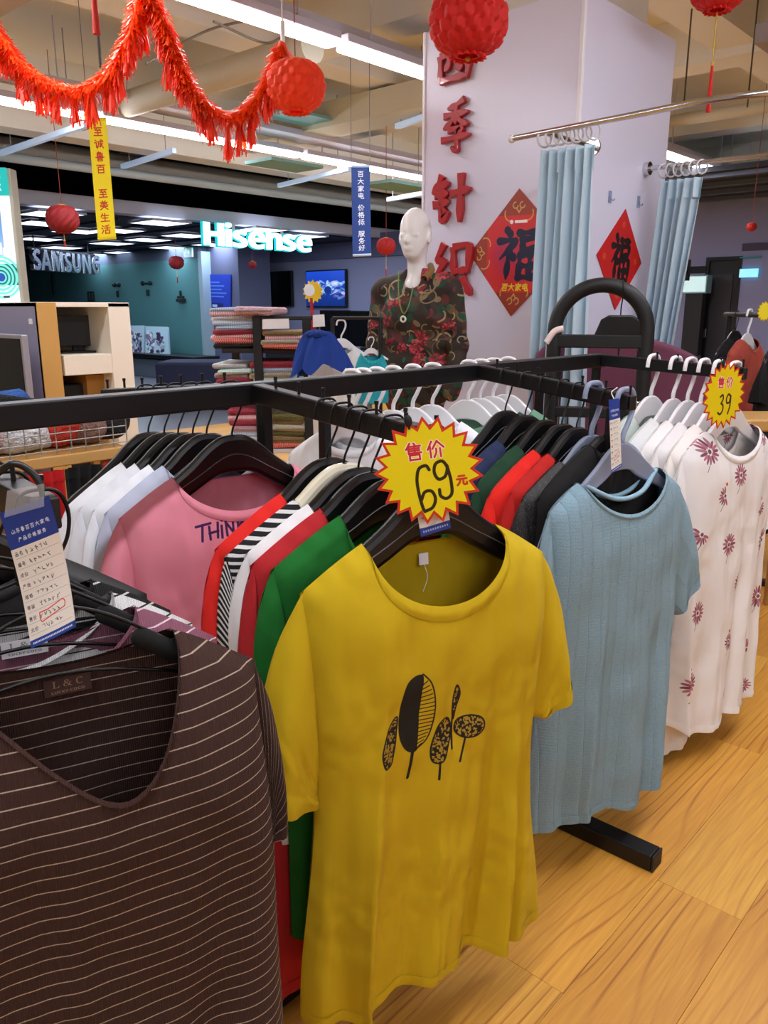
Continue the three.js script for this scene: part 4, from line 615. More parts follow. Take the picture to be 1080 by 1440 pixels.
// ── garments ── (origin midway between the highest shoulder points; front towards local +z)
function garment(name, label, cat, pos, ry, o, group) {
  const P = { sw: 0.225, nw: 0.1, nf: 0.1, nb: 0.02, np: 0.5, pad: 0.0205, ay: 0.2, cw: 0.225, hw: 0.24, len: 0.66, T: 0.045, amp: 0.012, k: 34, ph: 0, swing: 0.012, hem: 0, seam: true, ...o }; if (!o.free) P.drop = (topY(P.nw) + 0.239) * (P.sw - P.nw) / (0.2 - P.nw) * 0.9;
  const t = thing(name, label, cat, pos, ry, group); t.userData.P = P;
  const cols = []; // u = x_top / sw
  for (let i = 0; i <= 14; i++) cols.push(-P.sw + (P.sw - P.nw) * i / 14);
  for (let i = 1; i < 32; i++) cols.push(-P.nw * Math.cos(i / 32 * Math.PI));
  for (let i = 0; i <= 14; i++) cols.push(P.nw + (P.sw - P.nw) * i / 14);
  const nC = cols.length - 1, nR = 46;
  const neckY = (x0, s, x = s > 0 && P.nx ? x0 - P.nx * (1 - (x0 / P.nw) ** 2) : x0) => -(s > 0 ? P.nf : P.nb) * Math.pow(Math.max(0, 1 - Math.pow(Math.abs(x) / P.nw, s > 0 ? (P.nq || 2) : 2.4)), P.np);
  const shY = (x) => (Math.abs(x) <= P.nw ? 0 : -P.drop * Math.pow((Math.abs(x) - P.nw) / (P.sw - P.nw), 1.15));
  const W = (y) => { const d = -y; return d < P.drop ? P.sw : d < P.drop + P.ay ? lerp(P.sw, P.cw, sm(P.drop, P.drop + P.ay, d)) : lerp(P.cw, P.hw, sm(P.drop + P.ay, P.len, d)); };
  const surf = (xt, v, s, out = V(0, 0, 0), lift = 0) => {
    const u = xt / P.sw, yt = Math.abs(xt) < P.nw ? neckY(xt, s) : shY(xt);
    const hem = P.len + P.hem * Math.sin(u * 5 + P.ph) + (P.curve || 0) * u * u;
    const y = lerp(yt, -hem, v), x = u * W(y), d = shY(xt) - y, e = Math.sqrt(Math.max(0, 1 - Math.pow(Math.abs(u), 3)));
    const ramp = sm(0.03, P.len, d), a = P.k * x + P.ph + 2.4 * noise.noise(x * 5, y * 1.1, P.ph);
    const fold = Math.sin(a + 0.55 * Math.sin(a)) * 0.6 + Math.sin(a * 1.73 + 1.3 + s) * 0.28 + Math.sin(a * 3.1 + s * 2) * 0.14;
    let z = s * (P.pad * (1 - Math.exp(-Math.max(0, d) / 0.006)) * (1 - Math.pow(Math.abs(u), 16)) + P.T * (1 - Math.exp(-d / 0.07)) * e * (s > 0 ? 1 + (P.sag || 0) * Math.exp(-((d - P.nf) ** 2) / 0.02) : 0.35));
    z += P.amp * ramp * fold * (0.35 + 0.65 * e) * 2.2 + P.swing * ramp * Math.sin(x * 9 + P.ph * 2) + s * 0.006 * e * noise.noise(x * 14, y * 11, P.ph + s) * sm(0.02, 0.15, d);
    return out.set(x + P.amp * 0.7 * ramp * Math.cos(a), y, z + s * lift);
  };
  const sheet = (s) => { const g = grid(nC, nR, (u, v, i) => surf(cols[i], Math.pow(v, 1.05), s), (u, v, q) => [q.x, q.y]); return g; };
  part('front_panel', sheet(1), P.front || P.mat, t); part('back_panel', sheet(-1), P.back || P.mat, t);
  if (P.band !== 0) { const bw = P.band || 0.018; // ribbed neckband all round the opening
    const ribbon = (s) => grid(40, 3, (u, v) => { const xt = -P.nw * Math.cos(u * Math.PI) * 0.999, yt = neckY(xt, s), len = P.len + yt; return surf(xt, clamp((v * bw * (1 + 0.25 * (s > 0 ? 0 : 1)) + 0.0001 - (v === 0 ? 0.003 : 0)) / len, -0.02, 1), s, V(0, 0, 0), 0.0015 + 0.003 * Math.sin(v * Math.PI)); }, (u, v) => [u * 0.4, v * bw]);
    part('neckband', [ribbon(1), ribbon(-1)], P.bandMat || P.mat, t); }
  if (P.hemline !== 0) part('hem', [1, -1].map((s) => grid(nC, 2, (u, v, i) => surf(cols[i], lerp(0.972, 1.0, v), s, V(0, 0, 0), 0.0012 + 0.0015 * Math.sin(v * Math.PI)), (u, v, q) => [q.x, q.y])), P.front && P.hemMat ? P.hemMat : (P.hemMat || P.mat), t);
  for (const s of P.sides || [-1, 1]) {
    if (!P.sleeve) continue; const S = { ox: 0.05, oy: 0.2, ix: -0.05, iy: 0.22, z: 0.03, ...P.sleeve, ...(s < 0 ? P.sleeveL : P.sleeveR) };
    const A = V(P.sw - 0.004, -P.drop, 0), O = V(P.sw + S.ox, -P.drop - S.oy, 0), B = V(P.cw - 0.012, -P.drop - P.ay + 0.01, 0), I = V(P.sw + S.ix, -P.drop - S.iy, 0);
    const top = new THREE.QuadraticBezierCurve3(A, V(P.sw + S.ox * 0.75 + 0.012, -P.drop - S.oy * 0.35, 0), O), bot = new THREE.QuadraticBezierCurve3(B, V(lerp(B.x, I.x, 0.5) + 0.01, lerp(B.y, I.y, 0.5), 0), I);
    part('sleeve', grid(32, 16, (u, v) => { const a = u * Math.PI * 2, p = top.getPoint(v), q = bot.getPoint(v), c = (Math.cos(a) + 1) / 2, m = p.clone().lerp(q, 1 - c), zz = Math.sin(a) * lerp(0.015, S.z, Math.sqrt(v)) * (0.8 + 0.4 * Math.abs(Math.sin(a))) + 0.010 * v * Math.sin(c * 9 + P.ph) + 0.004 * noise.noise(u * 6, v * 5, P.ph); return V(s * m.x, m.y, zz + (S.zo || 0) * v); }, (u, v) => [u * 0.3, -P.drop - v * Math.max(S.oy, 0.1) - 0.1 * u * 0]), P.mat, t);
    if (S.cuff !== 0) part('cuff_hem', grid(32, 2, (u, v) => { const a = u * Math.PI * 2, w = lerp(0.9, 1.004, v), p = top.getPoint(Math.min(1, w)), q = bot.getPoint(Math.min(1, w)), c = (Math.cos(a) + 1) / 2, m = p.clone().lerp(q, 1 - c), zz = Math.sin(a) * (lerp(0.015, S.z, Math.sqrt(w)) + 0.0015) * (0.8 + 0.4 * Math.abs(Math.sin(a))) + 0.010 * w * Math.sin(c * 9 + P.ph) + 0.004 * noise.noise(u * 6, w * 5, P.ph); return V(s * m.x * 1.0005, m.y, zz + (S.zo || 0) * w); }, (u, v) => [u * 0.3, -P.drop - (0.9 + v * 0.1) * S.oy]), P.hemMat || P.mat, t);
  }
  t.userData.P = undefined; delete t.userData.P; t.surf = surf; return t;
}
// where a picture point falls on the flat of a hung garment (used to set prints where the photo shows them)
const onGarment = (pos, ry, px, py, off = 0.07) => { const d = ray(px, py), n = V(Math.sin(ry), 0, Math.cos(ry)), o = pos.clone().sub(V(0, EYE, 0)).addScaledVector(n, off); const k = o.dot(n) / d.dot(n); const q = d.clone().multiplyScalar(k).sub(o); return [q.x * Math.cos(ry) - q.z * Math.sin(ry), q.y]; };
function printTex(w, h, x0, x1, y0, draw) { // canvas over x0..x1, y0..0 in metres of a garment panel
  const t = canvasTex(w, h, (x) => draw(x, (a) => (a - x0) / (x1 - x0) * w, (b) => (-b) / (-y0) * h, w / (x1 - x0)));
  t.repeat.set(1 / (x1 - x0), 1 / -y0); t.offset.set(-x0 / (x1 - x0), 1); return t;
}
function stripes(bg, fg, period, frac, extra = {}) { const t = canvasTex(8, 128, (x) => { x.fillStyle = bg; x.fillRect(0, 0, 8, 128); x.fillStyle = fg; x.fillRect(0, 20, 8, 128 * frac); }, true); t.repeat.set(1, 1 / period); return cloth(0xffffff, { map: t, bumpScale: 0.008, ...extra }); }
const hangAt = (arm, x, ry, kind, hl, dz = 0, nw = 0.1) => { const p = V(x, armY(arm, x), arm.z + dz); hang(kind, p, ry, hl); return p.clone().add(V(0, topY(nw) + 0.016, 0)); };
const DEG = D2R;

// yellow tee, nearest on the second arm
const A0 = ARMS[0], A1 = ARMS[1], A2 = ARMS[2], A3 = ARMS[3];
{
  const ry = 70 * DEG, pos = hangAt(A1, -0.796, ry, 'black', 'black hanger inside the mustard yellow tee', 0, 0.128);
  const mat = cloth(0xc5a802), K = (px, py) => onGarment(pos, ry, px, py);
  const tex = printTex(1024, 1536, -0.3, 0.3, -0.9, (x, X, Y, S) => {
    x.fillStyle = '#c5a802'; x.fillRect(0, 0, 1024, 1536); const Q = (px, py) => { const [a, b] = K(px, py); return [X(a), Y(b)]; };
    const ink = '#17130c'; x.strokeStyle = x.fillStyle = ink; x.lineCap = 'round';
    const poly = (pts, lw, close) => { const c = new THREE.CatmullRomCurve3(pts.map((p) => { const q = Q(...p); return V(q[0], q[1], 0); }), close).getPoints(80); x.beginPath(); c.forEach((p, i) => (i ? x.lineTo(p.x, p.y) : x.moveTo(p.x, p.y))); if (lw) { x.lineWidth = lw; x.stroke(); } else x.fill(); };
    poly([[593, 948], [575, 958], [566, 985], [563, 1015], [566, 1045], [576, 1060], [588, 1062], [592, 1030], [591, 990]], 0, true); // dark half of the big leaf
    poly([[594, 947], [604, 958], [610, 985], [609, 1015], [602, 1042], [589, 1060]], 4); poly([[593, 948], [591, 1000], [588, 1060]], 4);
    for (let i = 0; i < 17; i++) { const y = 960 + i * 5.8, u = (y - 948) / 112; const a = Q(592.5 - u * 3, y + 4), b = Q(594 + 16 * Math.sin(Math.min(1, u * 1.05) * Math.PI * 0.97), y - 4); x.lineWidth = 3; x.beginPath(); x.moveTo(...a); x.lineTo(...b); x.stroke(); }
    poly([[585, 1060], [583, 1082], [580, 1100]], 11);
    const netted = (pts, n) => { const q = pts.map((p) => Q(...p)); x.save(); x.beginPath(); const c = new THREE.CatmullRomCurve3(q.map((p) => V(p[0], p[1], 0)), true).getPoints(60); c.forEach((p, i) => (i ? x.lineTo(p.x, p.y) : x.moveTo(p.x, p.y))); x.closePath(); x.clip(); x.fillStyle = ink; x.fill(); const bx = new THREE.Box2().setFromPoints(c); x.fillStyle = '#a88a2a'; for (let i = 0; i < n; i++) { x.beginPath(); x.ellipse(rr(bx.min.x, bx.max.x), rr(bx.min.y, bx.max.y), rr(3, 6), rr(2, 4), rr(0, 3), 0, 7); x.fill(); } x.restore(); x.fillStyle = ink; x.lineWidth = 5; x.beginPath(); c.forEach((p, i) => (i ? x.lineTo(p.x, p.y) : x.moveTo(p.x, p.y))); x.closePath(); x.stroke(); };
    netted([[560, 1010], [550, 1022], [541, 1045], [537, 1065], [543, 1082], [552, 1080], [557, 1060], [560, 1035]], 130);
    netted([[630, 1010], [620, 1016], [612, 1035], [608, 1060], [612, 1074], [624, 1072], [632, 1050], [636, 1025]], 110);
    netted([[660, 1008], [644, 1014], [641, 1028], [652, 1037], [672, 1037], [684, 1024], [680, 1011]], 130);
    netted([[642, 963], [638, 975], [637, 1000], [639, 1012], [642, 995], [647, 975]], 26);
    poly([[638, 1005], [637, 1030], [637, 1054]], 6); poly([[620, 1074], [619, 1097]], 7); poly([[656, 1038], [652, 1054], [648, 1071]], 8);
  });
  const g = garment('t_shirt', 'mustard yellow short-sleeved tee printed with black leaf trees', 'top', pos, ry, { mat, front: cloth(0xffffff, { map: tex }), sw: 0.235, nw: 0.128, nf: 0.105, nb: 0.022, ay: 0.33, cw: 0.22, hw: 0.25, len: 0.835, T: 0.05, amp: 0.017, k: 44, ph: 2.1, swing: 0.024, band: 0.022, sag: 0.25, sleeve: { ox: 0.088, oy: 0.34, ix: -0.02, iy: 0.37, z: 0.036 }, sleeveR: { ox: 0.075, oy: 0.27, ix: 0.01, iy: 0.33, z: 0.03 } });
  const lp = g.surf(0, 0.03, -1); const lb = part('size_label', slab4([V(lp.x - 0.009, lp.y + 0.006, lp.z + 0.004), V(lp.x + 0.009, lp.y + 0.006, lp.z + 0.004), V(lp.x + 0.009, lp.y - 0.014, lp.z + 0.006), V(lp.x - 0.009, lp.y - 0.014, lp.z + 0.006)], 0.001), white, g, 'small white size label'); part('thread', tube([V(lp.x, lp.y - 0.012, lp.z + 0.007), V(lp.x + 0.004, lp.y - 0.035, lp.z + 0.012), V(lp.x - 0.003, lp.y - 0.06, lp.z + 0.01)], 0.0006, 14, 5), white, g);
}
// the rest of the second arm, behind the yellow tee
const tee = (label, arm, x, ry, kind, hl, o, name = 't_shirt', dz = 0) => garment(name, label, 'top', hangAt(arm, x, ry * DEG, kind, hl, dz, o.nw || 0.1), ry * DEG, { sleeve: { ox: 0.035, oy: 0.2, ix: -0.05, iy: 0.22 }, ph: x * 31, ...o });
tee('green tee squeezed directly behind the mustard yellow tee', A1, -0.882, 71, 'black', 'black hanger inside the green tee', { mat: cloth(0x0b6b22), len: 0.78, T: 0.01, sw: 0.225, amp: 0.008, cw: 0.205, hw: 0.205 });
tee('brick red top hanging behind the green tee', A1, -0.93, 73, 'black', 'black hanger inside the brick red top next to the cream hanger', { mat: cloth(0xb51f26), len: 0.92, T: 0.014, sw: 0.23, amp: 0.008, cw: 0.24, hw: 0.285, sleeve: { ox: 0.03, oy: 0.3, ix: -0.05, iy: 0.31 } });
tee('plain white top, only its shoulder edge showing behind the brick red top', A1, -0.962, 74, 'black', 'black hanger with the plain white top, behind the brick red one', { mat: cloth(0xe6e6e8), len: 0.6, T: 0.018, sw: 0.22, nw: 0.1, amp: 0.006 });
tee('black and white striped top on the cream hanger', A1, -0.998, 76, 'cream', 'cream coloured hanger holding the striped top', { mat: stripes('#111116', '#d8d8d8', 0.0125, 0.42), len: 0.62, T: 0.014, sw: 0.235, amp: 0.008, sleeve: { ox: 0.02, oy: 0.26, ix: -0.06, iy: 0.28 } });
tee('bright scarlet top, a sliver between the pink tee and the striped top', A1, -1.04, 79, 'black', 'black hanger just behind the cream hanger', { mat: cloth(0xdc2018), len: 0.66, T: 0.022, sw: 0.23, nw: 0.1, drop: 0.06, amp: 0.006 });
// pink tee and its neighbours on the back arm
{
  const ry = 77 * DEG, pos = V(-1.305, armY(BACK, -1.305) + topY(0.13) + 0.016, -0.99); hang('black', V(-1.305, armY(BACK, -1.305), -0.99), ry, 'broad black hanger in the neck of the pink tee');
  const Q = (px, py) => onGarment(pos, ry, px, py), tex = printTex(1024, 1024, -0.35, 0.35, -0.7, (x, X, Y) => {
    x.fillStyle = '#e08a9c'; x.fillRect(0, 0, 1024, 1024); x.strokeStyle = '#3a1450'; x.lineWidth = 7; x.lineCap = 'round';
    for (const s of [[[280, 744], [300, 738]], [[289, 741], [288, 763]], [[298, 743], [299, 760]], [[310, 737], [309, 757]], [[298, 752], [310, 748]], [[315, 741], [315, 757]], [[315, 733], [316, 734]], [[322, 754], [321, 736], [331, 750], [331, 733]], [[338, 725], [338, 749]], [[349, 732], [339, 740], [347, 746]]]) { x.beginPath(); s.forEach((p, i) => { const [a, b] = Q(...p); i ? x.lineTo(X(a), Y(b)) : x.moveTo(X(a), Y(b)); }); x.stroke(); }
  });
  garment('t_shirt', 'pink tee with dark handwritten THINK lettering', 'top', pos, ry, { mat: cloth(0xe08a9c), front: cloth(0xffffff, { map: tex }), sw: 0.24, nw: 0.13, nf: 0.075, nb: 0.02, np: 0.6, drop: 0.055, len: 0.7, T: 0.05, amp: 0.01, k: 14, ph: 1, sleeve: { ox: 0.05, oy: 0.2, ix: -0.02, iy: 0.23 } });
}
const backTee = (x, color, label, hl, o = {}) => tee(label, BACK, x, 84, 'black', hl, { mat: cloth(color), len: 0.66, T: 0.024, sw: 0.235, nw: 0.105, drop: 0.06, amp: 0.006, ...o });
backTee(-1.405, 0xb8c2d6, 'pale grey blue top seen through the neck of the pink tee', 'black hanger of the pale grey blue top', { nf: 0.05, T: 0.014 });
backTee(-1.455, 0xe9ecf2, 'white top with its left shoulder beside the pink tee', 'black hanger of the white top directly behind the pink tee pair', {});
backTee(-1.51, 0xdfe3ea, 'second white top behind the pink tee, farther left', 'black hanger of the second white top on the back arm', {});
backTee(-1.565, 0xe6e9ee, 'leftmost white top on the back arm of the rack', 'black hanger of the leftmost white top on the back arm', {});
hang('black', V(-1.63, armY(BACK, -1.63), -1.0), 90 * DEG, 'bare black hanger at the outer end of the back arm');

// third arm: light blue knit in front
{
  const ry = 79 * DEG, pos = hangAt(A2, -0.825, ry, 'clear', 'clear plastic hanger of the light blue knit, with the price tag', 0, 0.15);
  const rib = dataTex(64, 64, (x, y) => { const k = x * 8 % 1, v = 90 + 120 * Math.pow(Math.abs(Math.sin(x * Math.PI)), 0.5) + 9 * Math.sin(y * Math.PI * 32 + (x > 0.5 ? 1 : 0)) + rr(-12, 12); return [clamp(v, 0, 255), clamp(v, 0, 255), clamp(v, 0, 255)]; }); rib.repeat.set(1 / 0.03, 1 / 0.12);
  const heather = dataTex(256, 256, () => { const k = rr(0.88, 1.08); return [134 * k, 166 * k, 182 * k]; }, true); heather.repeat.set(6, 6);
  const mat = MP(0xffffff, 0.95, { map: heather, bumpMap: rib, bumpScale: 0.005, sheen: 0.5, sheenRoughness: 0.6 });
  garment('knit_sweater', 'light blue ribbed short-sleeved knit on a clear hanger', 'top', pos, ry, { mat, bandMat: mat, sw: 0.245, nw: 0.15, nf: 0.085, nb: 0.035, np: 0.7, ay: 0.34, cw: 0.23, hw: 0.25, len: 0.84, T: 0.045, amp: 0.012, k: 44, ph: 0.6, swing: 0.018, hem: 0.012, band: 0.008, sleeve: { ox: 0.03, oy: 0.2, ix: -0.03, iy: 0.3, z: 0.03 }, sleeveR: { ox: 0.095, oy: 0.25, ix: 0.02, iy: 0.35, z: 0.03 } });
  // inner straps seen in the neck
  one('inner_top', [-0.012, 0.02].map((z) => tube([V(-0.13, -0.008, z - 0.02), V(-0.03, -0.05, z), V(0.06, -0.045, z), V(0.14, -0.004, z - 0.02)], 0.006, 24, 8).applyMatrix4(new THREE.Matrix4().makeRotationY(ry).setPosition(pos))), MP(0x8fb4c6, 0.9), 'pale blue straps inside the neck of the light blue knit', 'top');
}
const glit = dataTex(256, 256, () => { const k = rnd() > 0.93 ? rr(70, 160) : rr(8, 26); return [k, k, k + 2]; }, true); glit.repeat.set(4, 4);
tee('black sparkling top on a clear hanger behind the light blue knit', A2, -0.905, 80, 'clear', 'clear plastic hanger of the black sparkling top', { mat: MP(0xffffff, 0.6, { map: glit }), len: 0.66, T: 0.014, sw: 0.235, nw: 0.11, nf: 0.06 });
tee('black top inside the open neck of the light blue knit', A2, -0.868, 79, 'black', 'black hanger between the two clear hangers', { mat: cloth(0x0c0c0e), len: 0.5, T: 0.012, sw: 0.222, nw: 0.06, nf: 0.03, sleeve: null });
tee('vivid red top right of the yellow price burst', A2, -0.985, 81, 'black', 'black hanger of the vivid red top', { mat: cloth(0xdd1c10), len: 0.68, T: 0.02, sw: 0.25, nw: 0.1, drop: 0.075 });
tee('darker red top between the vivid red one and the black sparkling one', A2, -0.945, 81, 'black', 'black hanger of the darker red top', { mat: cloth(0xb81812), len: 0.6, T: 0.012, sw: 0.228, nw: 0.1 });
tee('dark green top behind the vivid red top', A2, -1.035, 82, 'black', 'black hanger of the dark green top', { mat: cloth(0x0c3a22), len: 0.68, T: 0.026, sw: 0.24, nw: 0.1, drop: 0.06 });
tee('navy blue top farthest back on the arm of the light blue knit', A2, -1.09, 82, 'black', 'black hanger of the navy blue top', { mat: cloth(0x1c2a4e), len: 0.66, T: 0.026, sw: 0.23, nw: 0.1 });
hang('black', V(-1.15, armY(A2, -1.15), A2.z), 84 * DEG, 'bare black hanger next to the navy blue top');

// fourth arm: white printed tops
{
  const flower = (x, X, Y, S) => {
    x.fillStyle = '#eeeeef'; x.fillRect(0, 0, 1024, 1536);
    const P = [[-0.16, -0.05], [-0.02, -0.13], [0.14, -0.03], [0.12, -0.25], [-0.06, -0.33], [0.17, -0.36], [-0.19, -0.28], [0.02, -0.46], [-0.17, -0.52], [0.19, -0.55], [-0.02, -0.64], [0.12, -0.71], [-0.18, -0.74], [0.0, -0.82], [0.18, -0.86], [-0.1, -0.18], [0.05, -0.03]];
    for (const [a, b] of P) {
      const s = rr(40, 66), r0 = rr(0, 6), half = rnd() < 0.4 ? 0.55 : 1;
      for (let i = 0; i < 15 * half; i++) { const q = r0 + i / 15 * Math.PI * 2; x.save(); x.translate(X(a), Y(b)); x.rotate(q); x.fillStyle = ['#a0586e', '#bd7688', '#7e4a5e', '#b07a86'][i % 4]; x.beginPath(); x.ellipse(0, -s * 0.62, s * 0.11, s * rr(0.3, 0.42), 0, 0, 7); x.fill(); x.restore(); }
      x.fillStyle = '#6a5550'; x.beginPath(); x.arc(X(a), Y(b), s * 0.17, 0, 7); x.fill(); x.strokeStyle = '#565a50'; x.lineWidth = 3; x.beginPath(); x.moveTo(X(a), Y(b) + s * 0.5); x.quadraticCurveTo(X(a) - 8, Y(b) + s, X(a) - 24, Y(b) + s * 1.5); x.stroke();
      if (rnd() < 0.5) { x.fillStyle = '#d8392c'; x.beginPath(); x.arc(X(a) + 8, Y(b) - s * 1.15, 8, 0, 7); x.fill(); }
    }
  };
  const tex = printTex(1024, 1536, -0.3, 0.3, -0.95, flower);
  const mat = MP(0xf2f2f3, 0.88, { sheen: 0.3, bumpMap: crease2, bumpScale: 0.008 }), fm = MP(0xffffff, 0.88, { map: tex, sheen: 0.3, bumpMap: crease2, bumpScale: 0.008 });
  const ry = 81 * DEG, pos = hangAt(A3, -0.815, ry, 'white', 'white hanger of the flower-printed white top, under the price burst', 0, 0.13);
  garment('blouse', 'white top printed with mauve daisies at the front of its arm', 'top', pos, ry, { mat, front: fm, back: fm, sw: 0.245, nw: 0.13, nf: 0.08, nb: 0.03, np: 0.6, drop: 0.05, ay: 0.28, len: 0.92, cw: 0.235, hw: 0.26, T: 0.045, amp: 0.012, k: 46, ph: 4, hem: 0.015, curve: -0.05, hemMat: mat, bandMat: mat, sleeve: { ox: 0.03, oy: 0.22, ix: -0.05, iy: 0.3 }, sleeveR: { ox: 0.06, oy: 0.2, ix: -0.02, iy: 0.3 } });
  const W = (x, c, label, hl, o) => tee(label, A3, x, 83, 'white', hl, { mat: MP(c, 0.88, { sheen: 0.3 }), sw: 0.235, nw: 0.11, len: 0.9, T: 0.022, amp: 0.008, hem: 0.01, ...o }, 'blouse');
  W(-0.862, 0xf0ece6, 'ivory top just behind the flower-printed white top, longer at the hem', 'white hanger of the ivory top behind the flower print', { len: 1.0 });
  W(-0.905, 0xe9e9ea, 'plain white top third from the front on the floral arm', 'white hanger third from the front on the floral arm', {});
  W(-0.945, 0xefefef, 'plain white top fourth from the front on the floral arm', 'white hanger fourth from the front on the floral arm', { len: 0.84 });
  W(-0.99, 0xdfe4e4, 'pale top with dark leaf specks, fifth from the front on the floral arm', 'white hanger fifth from the front on the floral arm', { len: 0.8 });
  W(-1.06, 0xc2cfc8, 'pale green grey top farthest back on the floral arm', 'lone white hanger standing apart left on the floral arm', { len: 0.6, drop: 0.07 });
}
// first arm: ribbed striped tops close to the camera
{
  const ribB = dataTex(64, 16, (x) => { const v = 128 + 110 * Math.sin(x * Math.PI * 16); return [v, v, v]; }); ribB.repeat.set(1 / 0.02, 1);
  const st = (bg, fg, per = 0.0185, fr = 0.085) => stripes(bg, fg, per, fr, { bumpMap: ribB, bumpScale: 0.0012 });
  const brown = st('#3c211a', '#b9a897', 0.0175, 0.075), ry = 70 * DEG, o = { sw: 0.222, nw: 0.125, nf: 0.15, nq: 1.8, nb: 0.03, np: 0.8, nx: 0.055, drop: 0.06, ay: 0.26, cw: 0.235, hw: 0.25, len: 0.86, T: 0.05, amp: 0.009, k: 34, ph: 0.3, band: 0.004, sag: 0.5, sleeve: { ox: 0.028, oy: 0.225, ix: -0.02, iy: 0.245, z: 0.034 } };
  const L = (x, m, label, hl, e, dz) => { const p = hangAt(A0, x, ry, 'foam', hl, dz, 0.125); return [p, garment('ribbed_top', label, 'top', p, ry, { ...o, mat: m, ...e })]; };
  const [p1, g1] = L(-0.80, brown, 'dark brown scoop-neck ribbed top with thin cream stripes, nearest the camera', 'black foam-ended hanger of the brown striped top', {}, 0.0);
  const [, g2] = L(-0.878, st('#8a5468', '#e3cdd6'), 'mauve ribbed top with pale stripes behind the brown one', 'black foam-ended hanger of the mauve striped top', { T: 0.012, sag: 0, nx: 0, nb: 0.035, nf: 0.08, len: 0.8, ph: 1.2 });
  L(-0.93, st('#d9d9da', '#26262a'), 'white ribbed top with thin black stripes behind the mauve one', 'black foam-ended hanger of the white striped top', { T: 0.01, sag: 0, nx: 0, nb: 0.035, nf: 0.07, len: 0.78, ph: 2.2 });
  L(-0.98, st('#0d0d10', '#c9c9cc', 0.02, 0.09), 'black ribbed top with thin white stripes at the back of the striped group', 'black foam-ended hanger of the black striped top', { T: 0.012, sag: 0, nx: 0, nb: 0.03, nf: 0.06, len: 0.78, ph: 3.2 });
  tee('black glossy top behind the long white price ticket', A0, -1.03, 72, 'black', 'black hanger behind the long price ticket', { mat: MP(0x101012, 0.5), len: 0.7, T: 0.03, sw: 0.22, nw: 0.08, nf: 0.04 });
  const lab = (g, v, x, w, col, txt) => { const a = g.surf(x - w / 2, v, -1), b = g.surf(x + w / 2, v, -1); const up = 0.02; const tx = canvasTex(128, 64, (c) => { c.clearRect(0, 0, 128, 64); c.fillStyle = col[0]; c.fillRect(0, 0, 128, 64); c.fillStyle = col[1]; c.font = '34px serif'; c.textAlign = 'center'; c.fillText('L & C', 64, 34); c.font = 'bold 15px sans-serif'; c.fillText('LUCKY·COCO', 64, 56); }); for (const q of [a, b]) q.z += 0.0035; part('neck_print', slab4([V(a.x, a.y + up / 2, a.z), V(b.x, b.y + up / 2, b.z), V(b.x, b.y - up / 2, b.z + 0.001), V(a.x, a.y - up / 2, a.z + 0.001)], 0.0008), M(0xffffff, 0.9, { map: tx }), g, 'printed neck label'); };
  lab(g1, 0.03, 0.01, 0.05, ['#38201a', '#8a6c50']); lab(g2, 0.0, 0.0, 0.05, ['#d4d4d6', '#5a5a5e']);
}

// ── price bursts and tickets ──
const burst = (n, R, r) => { const s = []; for (let i = 0; i < n * 2; i++) { const a = i / (n * 2) * Math.PI * 2, q = i % 2 ? r : R; s.push([Math.sin(a) * q, Math.cos(a) * q]); } return shapeOf(s); };
function burstCard(label, pos, ry, roll, R, num, full) {
  const t = thing('price_card', label, 'price tag', pos, ry, 'yellow star price cards'); t.rotation.set(0, ry, roll, 'YXZ');
  part('red_card', new THREE.ExtrudeGeometry(burst(21, R, R * 0.81), { depth: 0.0014, bevelEnabled: false }), M(0xd3331c, 0.5), t);
  const g = new THREE.ExtrudeGeometry(burst(21, R * 0.915, R * 0.735), { depth: 0.0006, bevelEnabled: false }).translate(0, 0, 0.0014), p = g.attributes.position, uv = g.attributes.uv; for (let i = 0; i < p.count; i++) uv.setXY(i, p.getX(i) / R / 2 + 0.5, p.getY(i) / R / 2 + 0.5);
  part('yellow_face', g, M(0xffffff, 0.4, { map: canvasTex(512, 512, (x) => {
    x.fillStyle = '#f0dc08'; x.fillRect(0, 0, 512, 512); ['售', '价'].forEach((c, i) => { han(x, c, 200 + i * 100, 158, 84, 17, '#f8ecd8'); han(x, c, 200 + i * 100, 158, 84, 9, '#d02434'); }); if (full) han(x, '元', 402, 318, 52, 10, '#cc3a1c');
    x.strokeStyle = '#2a220c'; x.lineWidth = 15; x.lineCap = 'round'; x.lineJoin = 'round';
    const line = (pts) => { const c = new THREE.CatmullRomCurve3(pts.map(([a, b]) => V(a, b, 0))).getPoints(60); x.beginPath(); c.forEach((q, i) => (i ? x.lineTo(q.x, q.y) : x.moveTo(q.x, q.y))); x.stroke(); };
    if (num === '69') { line([[258, 250], [246, 230], [214, 238], [198, 280], [196, 340], [208, 430], [214, 445]]); line([[204, 390], [226, 352], [256, 352], [270, 390], [252, 430], [214, 445]]); line([[340, 240], [322, 218], [292, 226], [280, 266], [296, 300], [326, 292], [342, 250], [338, 240]]); line([[342, 244], [352, 320], [346, 380], [320, 396], [296, 380], [294, 350]]); }
    else { line([[208, 268], [234, 252], [246, 280], [226, 316]]); line([[226, 316], [250, 330], [252, 372], [226, 398], [200, 386]]); line([[330, 262], [306, 248], [286, 276], [294, 312], [320, 310], [334, 262]]); line([[334, 262], [334, 340], [318, 396]]); }
  }) }), t);
  part('clip', [new THREE.SphereGeometry(0.0075, 12, 8).scale(0.8, 1.3, 0.5).translate(-R * 0.25, R * 0.95, 0.003), rod(V(-R * 0.25, R * 0.8, 0.003), V(-R * 0.25, R * 1.1, 0.003), 0.002, 6)], matteBlack, t);
  return t;
}
